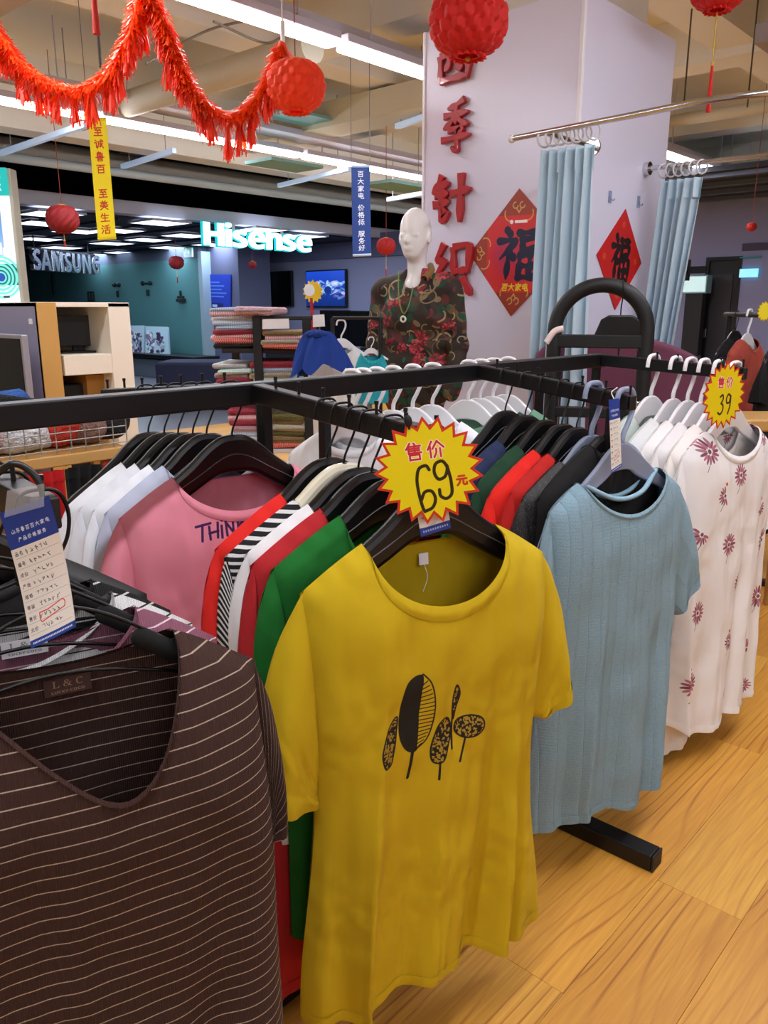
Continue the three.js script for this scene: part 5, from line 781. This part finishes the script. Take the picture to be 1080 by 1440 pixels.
{
  const Dn = 1.205, c = at(603, 662, Dn); burstCard('yellow star price card reading 69 above the mustard yellow tee', c, YAW - 0.02, 0.14, 0.0845, '69', true);
  burstCard('yellow star price card reading 39 above the flower-printed white top', at(1018, 556, 2.2), YAW + 0.55, -0.03, 0.092, '39', false);
}
const ticketTex = canvasTex(384, 896, (x, w, h) => {
  x.fillStyle = '#ece9e2'; x.fillRect(0, 0, w, h); x.fillStyle = '#1b3f9a'; x.fillRect(0, 0, w, 250); x.fillRect(0, h - 46, w, 46);
  '山东鲁百百大家电'.split('').forEach((c, i) => han(x, c, 62 + i * 38, 140, 32, 4, '#dfe6f6')); '产品价格服务'.split('').forEach((c, i) => han(x, c, 98 + i * 38, 200, 30, 4, '#dfe6f6'));
  const rows = ['品名', '编号', '成份', '产地', '规格', '等级', '售价', '元价'];
  rows.forEach((r, k) => { const y = 286 + k * 72; r.split('').forEach((c, i) => han(x, c, 38 + i * 36, y, 30, 3.4, '#4a4f58')); x.strokeStyle = '#8a9098'; x.lineWidth = 2; x.beginPath(); x.moveTo(20, y + 30); x.lineTo(w - 14, y + 30); x.stroke(); x.strokeStyle = '#3a3c44'; x.lineWidth = 3.4; for (let i = 0; i < 5; i++) { x.beginPath(); let X = 118 + i * 36 + (k % 3) * 8, Y = y - 10; x.moveTo(X, Y); for (let j = 0; j < 4; j++) x.lineTo(X + rr(-4, 24), Y + rr(-6, 30)); x.stroke(); } });
  x.strokeStyle = '#d8392c'; x.lineWidth = 7; x.beginPath(); x.moveTo(118, 700); x.quadraticCurveTo(110, 752, 130, 762); x.lineTo(320, 728); x.quadraticCurveTo(340, 690, 310, 676); x.lineTo(190, 700); x.lineTo(118, 700); x.stroke();
  x.fillStyle = '#dfe6f6'; for (let i = 0; i < 26; i++) x.fillRect(24 + i * 13, h - 30, 9, 12);
});
const paper = M(0xffffff, 0.45, { map: ticketTex });
{
  const D = 0.72, t = thing('price_ticket', 'long white price ticket with a blue header at the left edge', 'price tag', at(34, 708, D)), q = [[-1, 722], [69, 697], [107, 881], [44, 912]].map(([x, y], i) => at(x, y, D + (i > 1 ? 0.01 : 0)).sub(t.position));
  const nrm = q[1].clone().sub(q[0]).cross(q[3].clone().sub(q[0])).normalize(); const f = (s) => (u, v) => q[0].clone().lerp(q[1], u).lerp(q[3].clone().lerp(q[2], u), v).addScaledVector(nrm, s * 0.0005 + 0.007 * Math.sin(v * 3.1) - 0.002 * Math.sin(u * 3));
  part('card', [grid(8, 16, f(-1), (u, v) => [u, 1 - v]), grid(8, 16, f(1), (u, v) => [u, 1 - v])], paper, t);
  const c = [[10, 690], [62, 680], [62, 712], [6, 728]].map(([x, y]) => at(x, y, D - 0.005).sub(t.position)); part('clear_sleeve', slab4(c, 0.001), MP(0xffffff, 0.1, { transmission: 0.9, thickness: 0 }), t, 'clear plastic sleeve top');
  part('loop', tube([at(-8, 668, D).sub(t.position), at(20, 652, D).sub(t.position), at(44, 664, D).sub(t.position), at(62, 690, D).sub(t.position)], 0.0035, 16, 8), plasticBlack, t);
}
{
  const c = [[589, 728], [632, 716], [634, 742], [592, 755]].map(([x, y]) => at(x, y, 1.215)), t = thing('price_ticket', 'white ticket with a blue strip peeking out below the 69 price card', 'price tag', c[0].clone());
  const up = c.map((v) => v.clone()); up[0] = at(583, 700, 1.215); up[1] = at(627, 690, 1.215);
  part('card', slab4(up.map((v) => v.sub(t.position)), 0.001), M(0xffffff, 0.45, { map: canvasTex(128, 160, (x, w, h) => { x.fillStyle = '#e8e6e0'; x.fillRect(0, 0, w, h); x.fillStyle = '#23409a'; x.fillRect(0, h - 34, w, 34); x.fillStyle = '#aebde0'; for (let i = 0; i < 11; i++) x.fillRect(12 + i * 10, h - 22, 6, 9); x.fillStyle = '#777'; x.fillRect(14, 60, 30, 5); x.fillRect(14, 84, 40, 5); }) }), t);
  const d = thing('price_ticket', 'slim white and blue ticket on the clear hanger of the light blue knit', 'price tag', at(866, 560, 1.78));
  part('card', slab4([[856, 562], [871, 560], [874, 656], [860, 666]].map(([x, y]) => at(x, y, 1.78).sub(d.position)), 0.001, 3), paper, d); part('loop', tube([at(864, 562, 1.78).sub(d.position), at(860, 552, 1.8).sub(d.position), at(868, 545, 1.82).sub(d.position)], 0.0012, 10, 6), M(0xd0d0d0, 0.4), d);
}

// ───────────────────────── second rack behind: white hangers ─────────────────────────
{
  const ya = 1.176, a = onY(462, 527, ya), b = onY(776, 508, ya), X = (a.x + b.x) / 2 - 0.03;
  const t = thing('clothes_rack', 'low black rail with white hangers directly behind the main rack', 'rack', V(0, 0, 0));
  part('rail', bar(V(X, ya, a.z + 0.1), V(X, ya, b.z - 0.15), 0.026, 0.026), rackBlack, t);
  for (const z of [a.z + 0.06, b.z - 0.1]) { part('post', rbox(0.026, ya - 0.02, 0.026, X, (ya - 0.02) / 2, z, 0.003), rackBlack, t); part('foot', rbox(0.5, 0.03, 0.04, X, 0.015, z, 0.004), rackBlack, t); }
  const hx = [[478, 'W'], [493, 'W'], [512, 'W'], [536, 'W'], [566, 'W'], [598, 'W'], [661, 'G'], [684, 'P'], [709, 'D'], [738, 'G']];
  const col = { W: [0xeceff2, 'white'], G: [0x6d9a80, 'grey green'], P: [0xb06a72, 'dusty rose'], D: [0x2c4438, 'dark green'] };
  const nth = ['leftmost', 'second', 'third', 'fourth', 'fifth', 'sixth'];
  hx.forEach(([px, k], i) => {
    const zz = lerp(a.z, b.z, (px - 462) / 314) , p = V(X, ya, zz), ry = (8 + rr(-3, 3)) * DEG;
    hang('white', p, ry, i < 6 ? `white hanger ${nth[i]} among the white tops behind the main rack` : `white hanger ${nth[i - 6]} among the coloured tops left of the arch`);
    const lab = i < 6 ? `white top ${nth[i]} from the left on the rail behind the main rack` : ['grey green top beside the last white top on the rear rail', 'dusty rose top between green ones on the rear rail', 'dark green top on the rear rail', 'grey green top at the right end of the rear rail'][i - 6];
    garment('top', lab, 'top', p.clone().add(V(0, topY(0.1) + 0.013, 0)), ry, { mat: cloth(col[k][0]), len: 0.62, T: 0.022, sw: 0.235, nw: 0.1, nf: 0.05, amp: 0.006, ph: i * 2.1, sleeve: { ox: 0.03, oy: 0.2, ix: -0.05, iy: 0.22 } });
  });
}

// ── towel shelf with folded towels ──
{
  const D = 4.1, p0 = at(367, 480, D), t = thing('display_shelf', 'black metal display shelf holding folded towels', 'shelf', V(p0.x, 0, p0.z), YAW), S = D / F * 1.02; // metres per pixel here
  const lx = (px) => (px - 367) * S, ly = (py) => at(367, py, D).y;
  const post = (px, yt, z) => part('post', rbox(0.042, yt, 0.042, lx(px), yt / 2, z, 0.004), matteBlack, t);
  post(367, ly(444), 0.1); post(432, ly(446), 0.1); post(312, ly(455), -0.42); post(432, ly(446), -0.42);
  part('top_bar', bar(V(lx(367), ly(444), 0.1), V(lx(440), ly(444), 0.1), 0.03, 0.02), matteBlack, t);
  const shelf = (py, x0, x1, m) => part('shelf_board', rbox(lx(x1) - lx(x0), 0.022, 0.5, (lx(x0) + lx(x1)) / 2, ly(py) - 0.011, -0.16, 0.004), m, t);
  const shM = M(0x1a1614, 0.5), pale = M(0xdad8dc, 0.6);
  shelf(489, 318, 432, shM); shelf(538, 302, 432, shM); shelf(627, 322, 432, pale); shelf(470, 367, 440, shM); part('front_bar', bar(V(lx(300), ly(626), 0.1), V(lx(372), ly(636), 0.1), 0.025, 0.025), matteBlack, t);
  for (const [x0, x1, y0, y1] of [[369, 406, 449, 462], [440, 456, 443, 459]]) one('card_sign', slab4([[x0, y0], [x1, y0 - 1], [x1 + 1, y1], [x0, y1 + 1]].map(([x, y]) => at(x, y, D - 0.14)), 0.003), white, x0 < 400 ? 'blank white card on the top bar of the towel shelf' : 'blank white card at the right end of the towel shelf', 'sign');
  const folded = (w, h, d, ph) => { // rolled front edge, soft layers
    const g = rbox(w, h, d, 0, h / 2, 0, h * 0.46, 3), p = g.attributes.position; for (let i = 0; i < p.count; i++) { const x = p.getX(i), y = p.getY(i), z = p.getZ(i); p.setY(i, y + 0.004 * noise.noise(x * 14, z * 14, ph) + 0.003 * Math.sin(x * 18 + ph)); p.setZ(i, z + 0.008 * noise.noise(x * 6, y * 40, ph + 4)); p.setX(i, x + 0.006 * noise.noise(z * 8, y * 40, ph)); } g.computeVertexNormals(); return g;
  };
  const wv = (c, s) => { const tx = canvasTex(64, 64, (x) => { x.fillStyle = c; x.fillRect(0, 0, 64, 64); x.fillStyle = s; for (let i = 0; i < 4; i++) x.fillRect(i * 16, 0, 5, 64); }, true); tx.repeat.set(5, 5); return MP(0xffffff, 0.95, { map: tx, sheen: 0.4 }); };
  const mats = { 'pink striped': wv('#d99aa4', '#f0dcdc'), 'rose red': cloth(0xc4485a), white: cloth(0xe9e6e4), 'blue grey': wv('#9fb2cc', '#c6d2e0'), 'pale blue': wv('#b6c8dc', '#dfe8ee'), cream: cloth(0xd8cdb4), 'coral red': wv('#d4564c', '#e8b0a4'), tan: cloth(0xa88d5e), 'pale pink': cloth(0xe8c3cc), mint: wv('#bcd8d2', '#e4efec'), olive: cloth(0x8d8552), charcoal: cloth(0x3a3438) };
  const stacks = [
    ['in the tall left stack on the upper shelf', 304, 368, 489, 433, ['charcoal', 'coral red', 'pink striped', 'rose red', 'blue grey', 'pale blue', 'white', 'pink striped', 'blue grey'], 0],
    ['in the low right stack on the upper shelf', 372, 424, 489, 466, ['coral red', 'cream', 'pink striped', 'tan'], 0.05],
    ['lying askew on top of the tall left stack', 340, 395, 442, 433, ['pale pink'], 0.08],
    ['in the left stack on the middle shelf', 304, 352, 538, 512, ['rose red', 'pale pink', 'mint', 'white'], 0],
    ['in the right stack on the middle shelf', 354, 414, 538, 508, ['mint', 'cream', 'blue grey', 'rose red'], 0.02],
    ['in the left stack on the lower shelf', 324, 374, 626, 574, ['pale pink', 'white', 'pale blue', 'pale pink', 'rose red', 'pink striped', 'rose red'], 0.02],
    ['in the right stack on the lower shelf', 376, 428, 626, 580, ['coral red', 'tan', 'olive', 'cream', 'tan', 'olive'], 0.02]];
  const ord = ['bottom', 'second up', 'third up', 'fourth up', 'fifth up', 'sixth up', 'seventh up', 'eighth up', 'topmost'];
  stacks.forEach(([where, x0, x1, yb, yt, cs, dz], s) => {
    const y0 = ly(yb), h = (ly(yt) - y0) / cs.length, w = lx(x1) - lx(x0), geo = [0, 1, 2, 3].map((k) => folded(w * (0.94 + 0.02 * k), h * 1.12, 0.36, k * 3.3 + s));
    cs.forEach((c, i) => {
      const loc = V((lx(x0) + lx(x1)) / 2 + rr(-0.012, 0.012), y0 + i * h + 0.001, -0.1 + dz + rr(-0.012, 0.012)).applyAxisAngle(V(0, 1, 0), YAW).add(V(p0.x, 0, p0.z));
      const q = thing('folded_towel', `${c} towel, ${cs.length === 1 ? 'single one ' : (i === cs.length - 1 ? 'topmost ' : ord[i] + ' ')}${where}`, 'towel', loc, YAW + rr(-0.06, 0.06), 'folded towels on the black shelf');
      const k = (s + i) % 4; const m = part('cloth', geo[k], mats[c], q); part('fold_edge', rbox(w * 0.86, h * 0.3, 0.02, 0, h * 0.56, 0.176, h * 0.14), mats[c], q);
    });
  });
  // deep blue garment draped over the shelf corner
  const bp = at(444, 474, D - 0.32), bl = thing('draped_garment', 'deep blue garment draped over the right end of the towel shelf', 'top', bp, YAW); bl.scale.setScalar(0.84);
  part('cloth', grid(72, 26, (u, v) => { const a = (u - 0.5) * Math.PI * 1.7, r = 0.045 + 0.10 * Math.pow(v, 0.6) + 0.022 * v * Math.sin(u * 31) + 0.01 * Math.sin(u * 57 + v * 4); const len = 0.13 + 0.1 * (1 - u) + 0.05 * Math.sin(u * 17) ** 2; return V(Math.sin(a) * r * (u > 0.5 ? 1.25 : 0.95), 0.03 - v * len - (u > 0.6 ? 0.08 * (u - 0.6) * v : 0), Math.cos(a) * r * 0.6 - 0.05); }), cloth(0x1c3f96), bl); part('gathered_top', new THREE.SphereGeometry(0.055, 18, 10).scale(1.15, 0.45, 0.8).translate(0, 0.015, -0.03), cloth(0x1c3f96), bl);
  // sale flag clipped above the shelf
  const fp = at(440, 410, D - 0.1), fl = thing('price_card', 'small yellow and red price flag on a red clip above the towel shelf', 'price tag', fp, YAW + 0.5);
  part('card', new THREE.ExtrudeGeometry(burst(14, 0.055, 0.042), { depth: 0.003, bevelEnabled: false }), M(0xf0c818, 0.5), fl); part('white_patch', new THREE.CylinderGeometry(0.028, 0.028, 0.003, 20).rotateX(Math.PI / 2).translate(-0.02, 0.006, 0.004), white, fl); part('clip_stem', [rod(V(-0.01, -0.03, 0), V(-0.005, at(440, 446, D).y - fp.y, 0), 0.008, 8), rbox(0.03, 0.05, 0.02, -0.008, -0.16, 0, 0.006)], M(0xb81c24, 0.5), fl);
  // white and turquoise tops on small hangers right of the shelf
  for (const [i, [px, py, c, label]] of [[480, 488, 0xe9e9e6, 'off-white top on a pale green hanger right of the deep blue garment'], [522, 496, 0x24a6b4, 'turquoise top beside the mannequin blouse']].entries()) {
    const p = at(px, py, D - 0.1); const h = hang('white', p.clone().add(V(0, i ? 0.07 : 0.12, 0)), YAW + 0.2, i ? 'small hanger carrying the turquoise top' : 'pale hanger carrying the off-white top by the towel shelf');
    h.scale.setScalar(i ? 0.42 : 0.7); garment('top', label, 'top', p, YAW + 0.2, { mat: cloth(c), len: i ? 0.24 : 0.5, sw: i ? 0.09 : 0.15, nw: 0.05, nf: 0.04, drop: 0.08, cw: i ? 0.09 : 0.15, hw: i ? 0.1 : 0.15, T: 0.03, free: 1, ph: i, sleeve: i ? null : { ox: 0.02, oy: 0.16, ix: -0.04, iy: 0.17 } });
  }
  { const p = at(498, 474, D + 0.25), q = thing('hanging_rail', 'thin dark rail holding the off-white and turquoise tops', 'rail', V(0, 0, 0)); const l = at(468, 466, D - 0.1), r = at(535, 466, D - 0.1); l.y = r.y = at(480, 488, D - 0.1).y + 0.138; part('bar', rod(l, r, 0.008, 8), matteBlack, q); for (const e of [l, r]) part('post', rod(V(e.x, 0, e.z), e, 0.01, 8), matteBlack, q); }
}

// ── wire-fenced promotion table behind the left end of the rail ──
{
  const X = -2.0, a = onX(-30, 655, X), b = onX(182, 628, X), yb = a.y * 0.5 + b.y * 0.5, zn = a.z, zf = b.z, L = zn - zf, W = 0.7;
  const t = thing('promotion_table', 'wooden promotion table with a low wire fence, behind the left rail', 'table', V(X, 0, (zn + zf) / 2));
  part('table_top', rbox(W, 0.03, L, -W / 2, yb - 0.015, 0, 0.004), MP(0xc89a58, 0.5), t);
  for (const [x, z] of [[-0.04, L / 2 - 0.04], [-0.04, -L / 2 + 0.04], [-W + 0.04, L / 2 - 0.04], [-W + 0.04, -L / 2 + 0.04]]) part('leg', rbox(0.04, yb - 0.03, 0.04, x, (yb - 0.03) / 2, z, 0.004), M(0x8a6a3c, 0.6), t);
  const wires = []; for (let k = 0; k < 6; k++) wires.push(rod(V(-0.01, yb + 0.012 + k * 0.022, L / 2), V(-0.01, yb + 0.012 + k * 0.022, -L / 2), 0.0016, 6)); for (let k = 0; k <= 10; k++) wires.push(rod(V(-0.01, yb, L / 2 - k * L / 10), V(-0.01, yb + 0.125, L / 2 - k * L / 10), 0.0018, 6));
  part('wire_fence', wires, M(0xb4b4b0, 0.35, { metalness: 0.9 }), t);
  const heap = (z, x, w, d, h, c, label, k) => { const q = thing('folded_garment', label, 'clothing', V(X + x, yb + 0.001, (zn + zf) / 2 + z), 0.2 * k, 'loose clothes on the promotion table'); const g = rbox(w, h, d, 0, h / 2, 0, h * 0.45, 3), p = g.attributes.position; for (let i = 0; i < p.count; i++) p.setXYZ(i, p.getX(i) + 0.02 * noise.noise(p.getZ(i) * 9, p.getY(i) * 20, k), Math.max(0, p.getY(i) * (1 + 0.4 * noise.noise(p.getX(i) * 9, p.getZ(i) * 9, k))), p.getZ(i) + 0.02 * noise.noise(p.getX(i) * 9, 3, k)); g.computeVertexNormals(); part('cloth', g, cloth(c), q); part('fold', rbox(w * 0.8, h * 0.3, d * 0.6, 0, h * 0.72, 0, h * 0.14, 2), cloth(c), q); };
  heap(L * 0.34, -0.2, 0.26, 0.2, 0.1, 0xc9b3b6, 'pale pink folded clothes at the left end of the wire-fenced table', 1); heap(L * 0.12, -0.2, 0.26, 0.2, 0.09, 0xd9dde2, 'white folded clothes behind the wire fence', 2); heap(L * 0.0, -0.42, 0.22, 0.2, 0.12, 0x2a5fb0, 'blue folded cloth peeking over the wire fence', 3); heap(-L * 0.1, -0.2, 0.24, 0.18, 0.1, 0xc43a2a, 'red folded clothes in the middle of the wire-fenced table', 4); heap(-L * 0.26, -0.22, 0.28, 0.22, 0.1, 0x8a6a5e, 'brown folded clothes on the wire-fenced table', 5); heap(-L * 0.42, -0.22, 0.28, 0.2, 0.11, 0x17171a, 'black folded clothes at the right end of the wire-fenced table', 6);
  heap(-L * 0.2, -0.52, 0.2, 0.4, 0.12, 0x111114, 'black cloth pile at the back of the wire-fenced table', 7);
  for (const [i, [z, c, label]] of [[0.16, 0xc01418, 'bright red cloth hanging below the wire-fenced table, left one'], [-0.1, 0x0b0b0d, 'black cloth hanging below the wire-fenced table'], [-0.36, 0xc01418, 'bright red cloth hanging below the wire-fenced table, right one']].entries()) { const q = thing('hanging_cloth', label, 'cloth', V(X + 0.02, yb - 0.03, (zn + zf) / 2 + z * L), Math.PI / 2); part('cloth', grid(30, 14, (u, v) => V((u - 0.5) * L * 0.26 * (1 + 0.1 * v), -v * 0.62, 0.016 * Math.sin(u * 22 + i) * (0.4 + v) + 0.02)), cloth(c), q); part('top_hem', grid(30, 2, (u, v) => V((u - 0.5) * L * 0.262, 0.002 - v * 0.03, 0.016 * Math.sin(u * 22 + i) * 0.42 + 0.023)), cloth(c), q); }
}

// ── arched stand, plum seat and things at the right ──
{
  const D = 3.15, t = thing('arched_stand', 'black garment stand with a thick arched top in front of the pillar', 'rack', V(at(843, 480, D).x, 0, at(843, 480, D).z), YAW - 0.3), S = D / F * 1.02, R = 60 * S, yc = at(843, 466, D).y;
  const arc = []; for (let i = 0; i <= 16; i++) { const a = Math.PI * i / 16; arc.push(V(-Math.cos(a) * R, yc + Math.sin(a) * R, 0)); }
  part('arch', tube([V(-R, yc - 0.2, 0), ...arc, V(R, yc - 0.2, 0)], 0.028, 60, 12), matteBlack, t);
  for (const s of [-1, 1]) { part('leg', rod(V(s * R, 0.02, 0), V(s * R, yc - 0.18, 0), 0.028, 12), matteBlack, t); part('foot', rbox(0.06, 0.04, 0.5, s * R, 0.02, 0, 0.008), matteBlack, t); }
  part('cross_bar', rbox(R * 2 + 0.02, 0.05, 0.04, 0, at(843, 480, D).y, 0, 0.005), matteBlack, t); part('cross_bar', rbox(R * 2 + 0.02, 0.04, 0.04, 0, at(843, 580, D).y, 0, 0.005), matteBlack, t);
  const hg = thing('clothes_hanger', 'short wide black hanger hooked over the black arch', 'hanger', V(R * 0.42, yc + Math.sin(Math.acos(0.42)) * R + 0.03, 0).applyAxisAngle(V(0, 1, 0), YAW - 0.3).add(t.position), YAW - 0.3);
  part('hook', tube([V(0, -0.135, 0), V(0, -0.1, 0.012), V(0.004, -0.06, 0.034), V(0.004, -0.02, 0.034), V(0, 0.003, 0), V(0, -0.015, -0.034)], 0.0024, 30, 6), wireBlack, hg); part('body', ext(shapeOf([[-0.04, -0.13], [0.04, -0.13], [0.066, -0.145], [0.088, -0.2], [-0.088, -0.2], [-0.066, -0.145]]), 0.03, 0.006), plasticBlack, hg);
  const pl = MP(0x6b3550, 0.8, { sheen: 0.4 });
  const c0 = at(780, 560, 3.75), se = thing('sofa', 'plum upholstered bench with a curved back behind the white hangers', 'sofa', V(at(870, 560, 3.75).x, 0, at(870, 560, 3.75).z), YAW - 0.35);
  const w = 0.36; const sil = new THREE.Shape(); sil.moveTo(-w, 0.12); sil.lineTo(-w, 1.12); sil.quadraticCurveTo(-w + 0.02, 1.19, -w + 0.12, 1.19); sil.lineTo(0.12, 1.2); sil.quadraticCurveTo(0.3, 1.16, 0.42, 1.05); sil.lineTo(0.42, 0.12); part('backrest', new THREE.ExtrudeGeometry(sil, { depth: 0.1, bevelEnabled: true, bevelThickness: 0.02, bevelSize: 0.02, bevelSegments: 3 }), pl, se); part('seat', rbox(0.8, 0.14, 0.4, 0.03, 0.4, 0.3, 0.04, 3), pl, se); for (const x of [-0.3, 0.36]) part('leg', rod(V(x, 0, 0.08), V(x, 0.34, 0.08), 0.02, 10), chrome, se), part('leg', rod(V(x, 0, 0.44), V(x, 0.34, 0.44), 0.02, 10), chrome, se);
  const kp = at(903, 569, 3.1), kn = thing('round_finial', 'shiny chrome ball knob on a thin post before the plum bench', 'knob', V(kp.x, 0, kp.z)); part('ball', new THREE.SphereGeometry(0.034, 20, 14).translate(0, kp.y, 0), chrome, kn); part('post', rod(V(0, 0.01, 0), V(0, kp.y, 0), 0.01, 10), chrome, kn); part('base', new THREE.CylinderGeometry(0.09, 0.1, 0.02, 20).translate(0, 0.01, 0), chrome, kn);
  one('ribbon', tube([at(768, 482, D - 0.1), at(780, 466, D - 0.1), at(792, 462, D - 0.1)], 0.012, 10, 8), M(0xe6d3d0, 0.7), 'pale pink strap tied to the left leg of the black arch', 'strap');
}
// back corner at the right: end wall with dark doorway, lilac wall
{
  const Z = -12.6, xL = onZ(930, 400, Z).x, top = 2.9;
  const d0 = onZ(1000, 350, Z).x, d1 = onZ(1041, 350, Z).x, dt = onZ(1020, 366, Z).y;
  const lw = M(0x9a9ec8, 0.8);
  struct('wall_end', [spanBox(V(xL - 1.6, 0, Z), V(d0, top, Z - 0.2)), spanBox(V(d0, dt, Z), V(d1, top, Z - 0.2)), spanBox(V(d1, 0, Z), V(4.5, top, Z - 0.2))].reduce((a, b) => merge([a, b])), lw);
  struct('ceiling_003', spanBox(V(xL - 1.6, top, -10.0), V(4.5, top + 0.06, -20.5)), M(0x2a2c34, 0.85));
  for (const [i, zz] of [-10.1, -10.8, -11.5, -12.2].entries()) struct('trim_' + (10 + i), spanBox(V(xL - 1.6, top - 0.05, zz), V(4.5, top, zz - 0.12)), M(0x5a6378, 0.7));
  const d = struct('door_1', spanBox(V(d0, 0, Z - 0.02), V(d1, dt, Z - 0.08)), M(0x22222a, 0.6)); part('door_frame', merge([spanBox(V(d0 - 0.05, 0, Z + 0.02), V(d0, dt + 0.05, Z - 0.04)), spanBox(V(d1, 0, Z + 0.02), V(d1 + 0.05, dt + 0.05, Z - 0.04)), spanBox(V(d0, dt, Z + 0.02), V(d1, dt + 0.05, Z - 0.04))]), M(0x17171d, 0.6), d); part('door_panel', spanBox(V(lerp(d0, d1, 0.15), 0.2, Z + 0.0), V(lerp(d0, d1, 0.85), dt - 0.2, Z - 0.03)), M(0x30303a, 0.5), d); part('door_handle', rbox(0.03, 0.14, 0.05, lerp(d0, d1, 0.1), 1.0, Z + 0.02), chrome, d);
  const q = [[966, 388], [995, 386], [995, 412], [966, 412]].map(([x, y]) => onZ(x, y, Z + 0.3)), u = thing('wall_unit', 'pale turquoise glowing box beside the dark doorway', 'light box', q[0].clone().lerp(q[2], 0.5)); part('case', rbox(0.36, 0.26, 0.2), M(0x8fb4bc, 0.5), u); part('face', rbox(0.33, 0.22, 0.01, 0, 0, 0.104), new THREE.MeshStandardMaterial({ color: 0xffffff, emissive: 0x8fd0d8, emissiveIntensity: 0.6 }), u); part('post', rbox(0.26, q[0].y - 0.13, 0.16, 0, -q[0].y / 2 - 0.06, 0), M(0x1b1c22, 0.6), u);
  const s = onZ(1053, 384, Z + 0.04), w = thing('wall_sign', 'small glowing turquoise sign on the lilac wall at the right edge', 'sign', s); part('panel', rbox(0.26, 0.12, 0.03), new THREE.MeshStandardMaterial({ color: 0xffffff, emissive: 0x3fc8e0, emissiveIntensity: 0.9 }), w); part('bracket', rbox(0.3, 0.02, 0.03, 0, 0.22, 0), M(0x2aa4b8, 0.5), w);
  struct('trim_20', spanBox(onZ(1043, 353, Z + 0.03), onZ(1082, 341, Z)), M(0x55506a, 0.8));
  // rack at the far right with dark clothes
  const D = 4.3, rk = thing('clothes_rack', 'dark clothes rail at the right edge with black and brick red clothes', 'rack', V(0, 0, 0)); const ya = at(1060, 443, D).y, r0 = at(1020, 443, D + 0.5), r1 = at(1140, 443, D - 0.5); r0.y = r1.y = ya;
  part('rail', rod(r0, r1, 0.014, 10), matteBlack, rk); for (const e of [r0.clone().lerp(r1, 0.06), r1]) { part('post', rod(V(e.x, 0.02, e.z), e, 0.014, 10), matteBlack, rk); part('foot', rbox(0.4, 0.03, 0.05, e.x, 0.015, e.z, 0.006), matteBlack, rk); }
  const gs = [[1040, 0x121216, 'black short-sleeved tee on the far right rail', 0.55, 0.12], [1060, 0xb04a3c, 'brick red jacket hanging on the far right rail', 0.5, 0.55], [1112, 0x0c0c0f, 'long black garment at the very right edge', 0.95, -0.1]];
  gs.forEach(([px, c, label, len, dz], i) => { const f = (px - 1020) / 120, p = r0.clone().lerp(r1, f), ry = YAW + 0.75; hang(i === 1 ? 'white' : 'black', p.clone().add(V(0, 0.016, 0)), ry, ['black hanger of the black tee at the far right', 'pale hanger of the brick red jacket', 'black hanger of the long black garment'][i]); garment(i === 1 ? 'jacket' : i ? 'dress' : 't_shirt', label, i === 1 ? 'jacket' : i ? 'dress' : 'top', p.clone().add(V(0, 0.016 + topY(0.08) + 0.013, 0)), ry, { mat: cloth(c), len, T: 0.05, sw: 0.2, nw: 0.08, nf: 0.06, drop: 0.06, hw: i === 2 ? 0.3 : 0.22, ph: i * 3, amp: 0.012, sleeve: { ox: 0.06, oy: i === 1 ? 0.42 : 0.2, ix: 0.0, iy: i === 1 ? 0.44 : 0.22 } }); });
  const pc = at(1075, 438, D - 0.2), cd = thing('price_card', 'yellow star price card cut by the right edge above the dark clothes', 'price tag', pc, YAW + 0.4); part('red_card', new THREE.ExtrudeGeometry(burst(14, 0.05, 0.04), { depth: 0.002, bevelEnabled: false }), M(0xd8b020, 0.5), cd); part('yellow_face', new THREE.ExtrudeGeometry(burst(14, 0.045, 0.036), { depth: 0.001, bevelEnabled: false }).translate(0, 0, 0.002), M(0xf2e030, 0.5), cd);
  const bx = at(1066, 592, 3.45); const tb = thing('low_stool', 'tan wooden low stool under the far right rail', 'stool', V(bx.x, 0, bx.z), YAW); const hs = bx.y; part('seat', rbox(0.36, 0.05, 0.3, 0.05, hs, 0, 0.01), MP(0xc89a58, 0.5), tb); for (const [x, z] of [[-0.1, -0.12], [0.2, -0.12], [-0.1, 0.12], [0.2, 0.12]]) part('leg', rbox(0.035, hs - 0.02, 0.035, x, (hs - 0.02) / 2, z), MP(0xb88a48, 0.5), tb);
}
renderer.render(scene, camera);
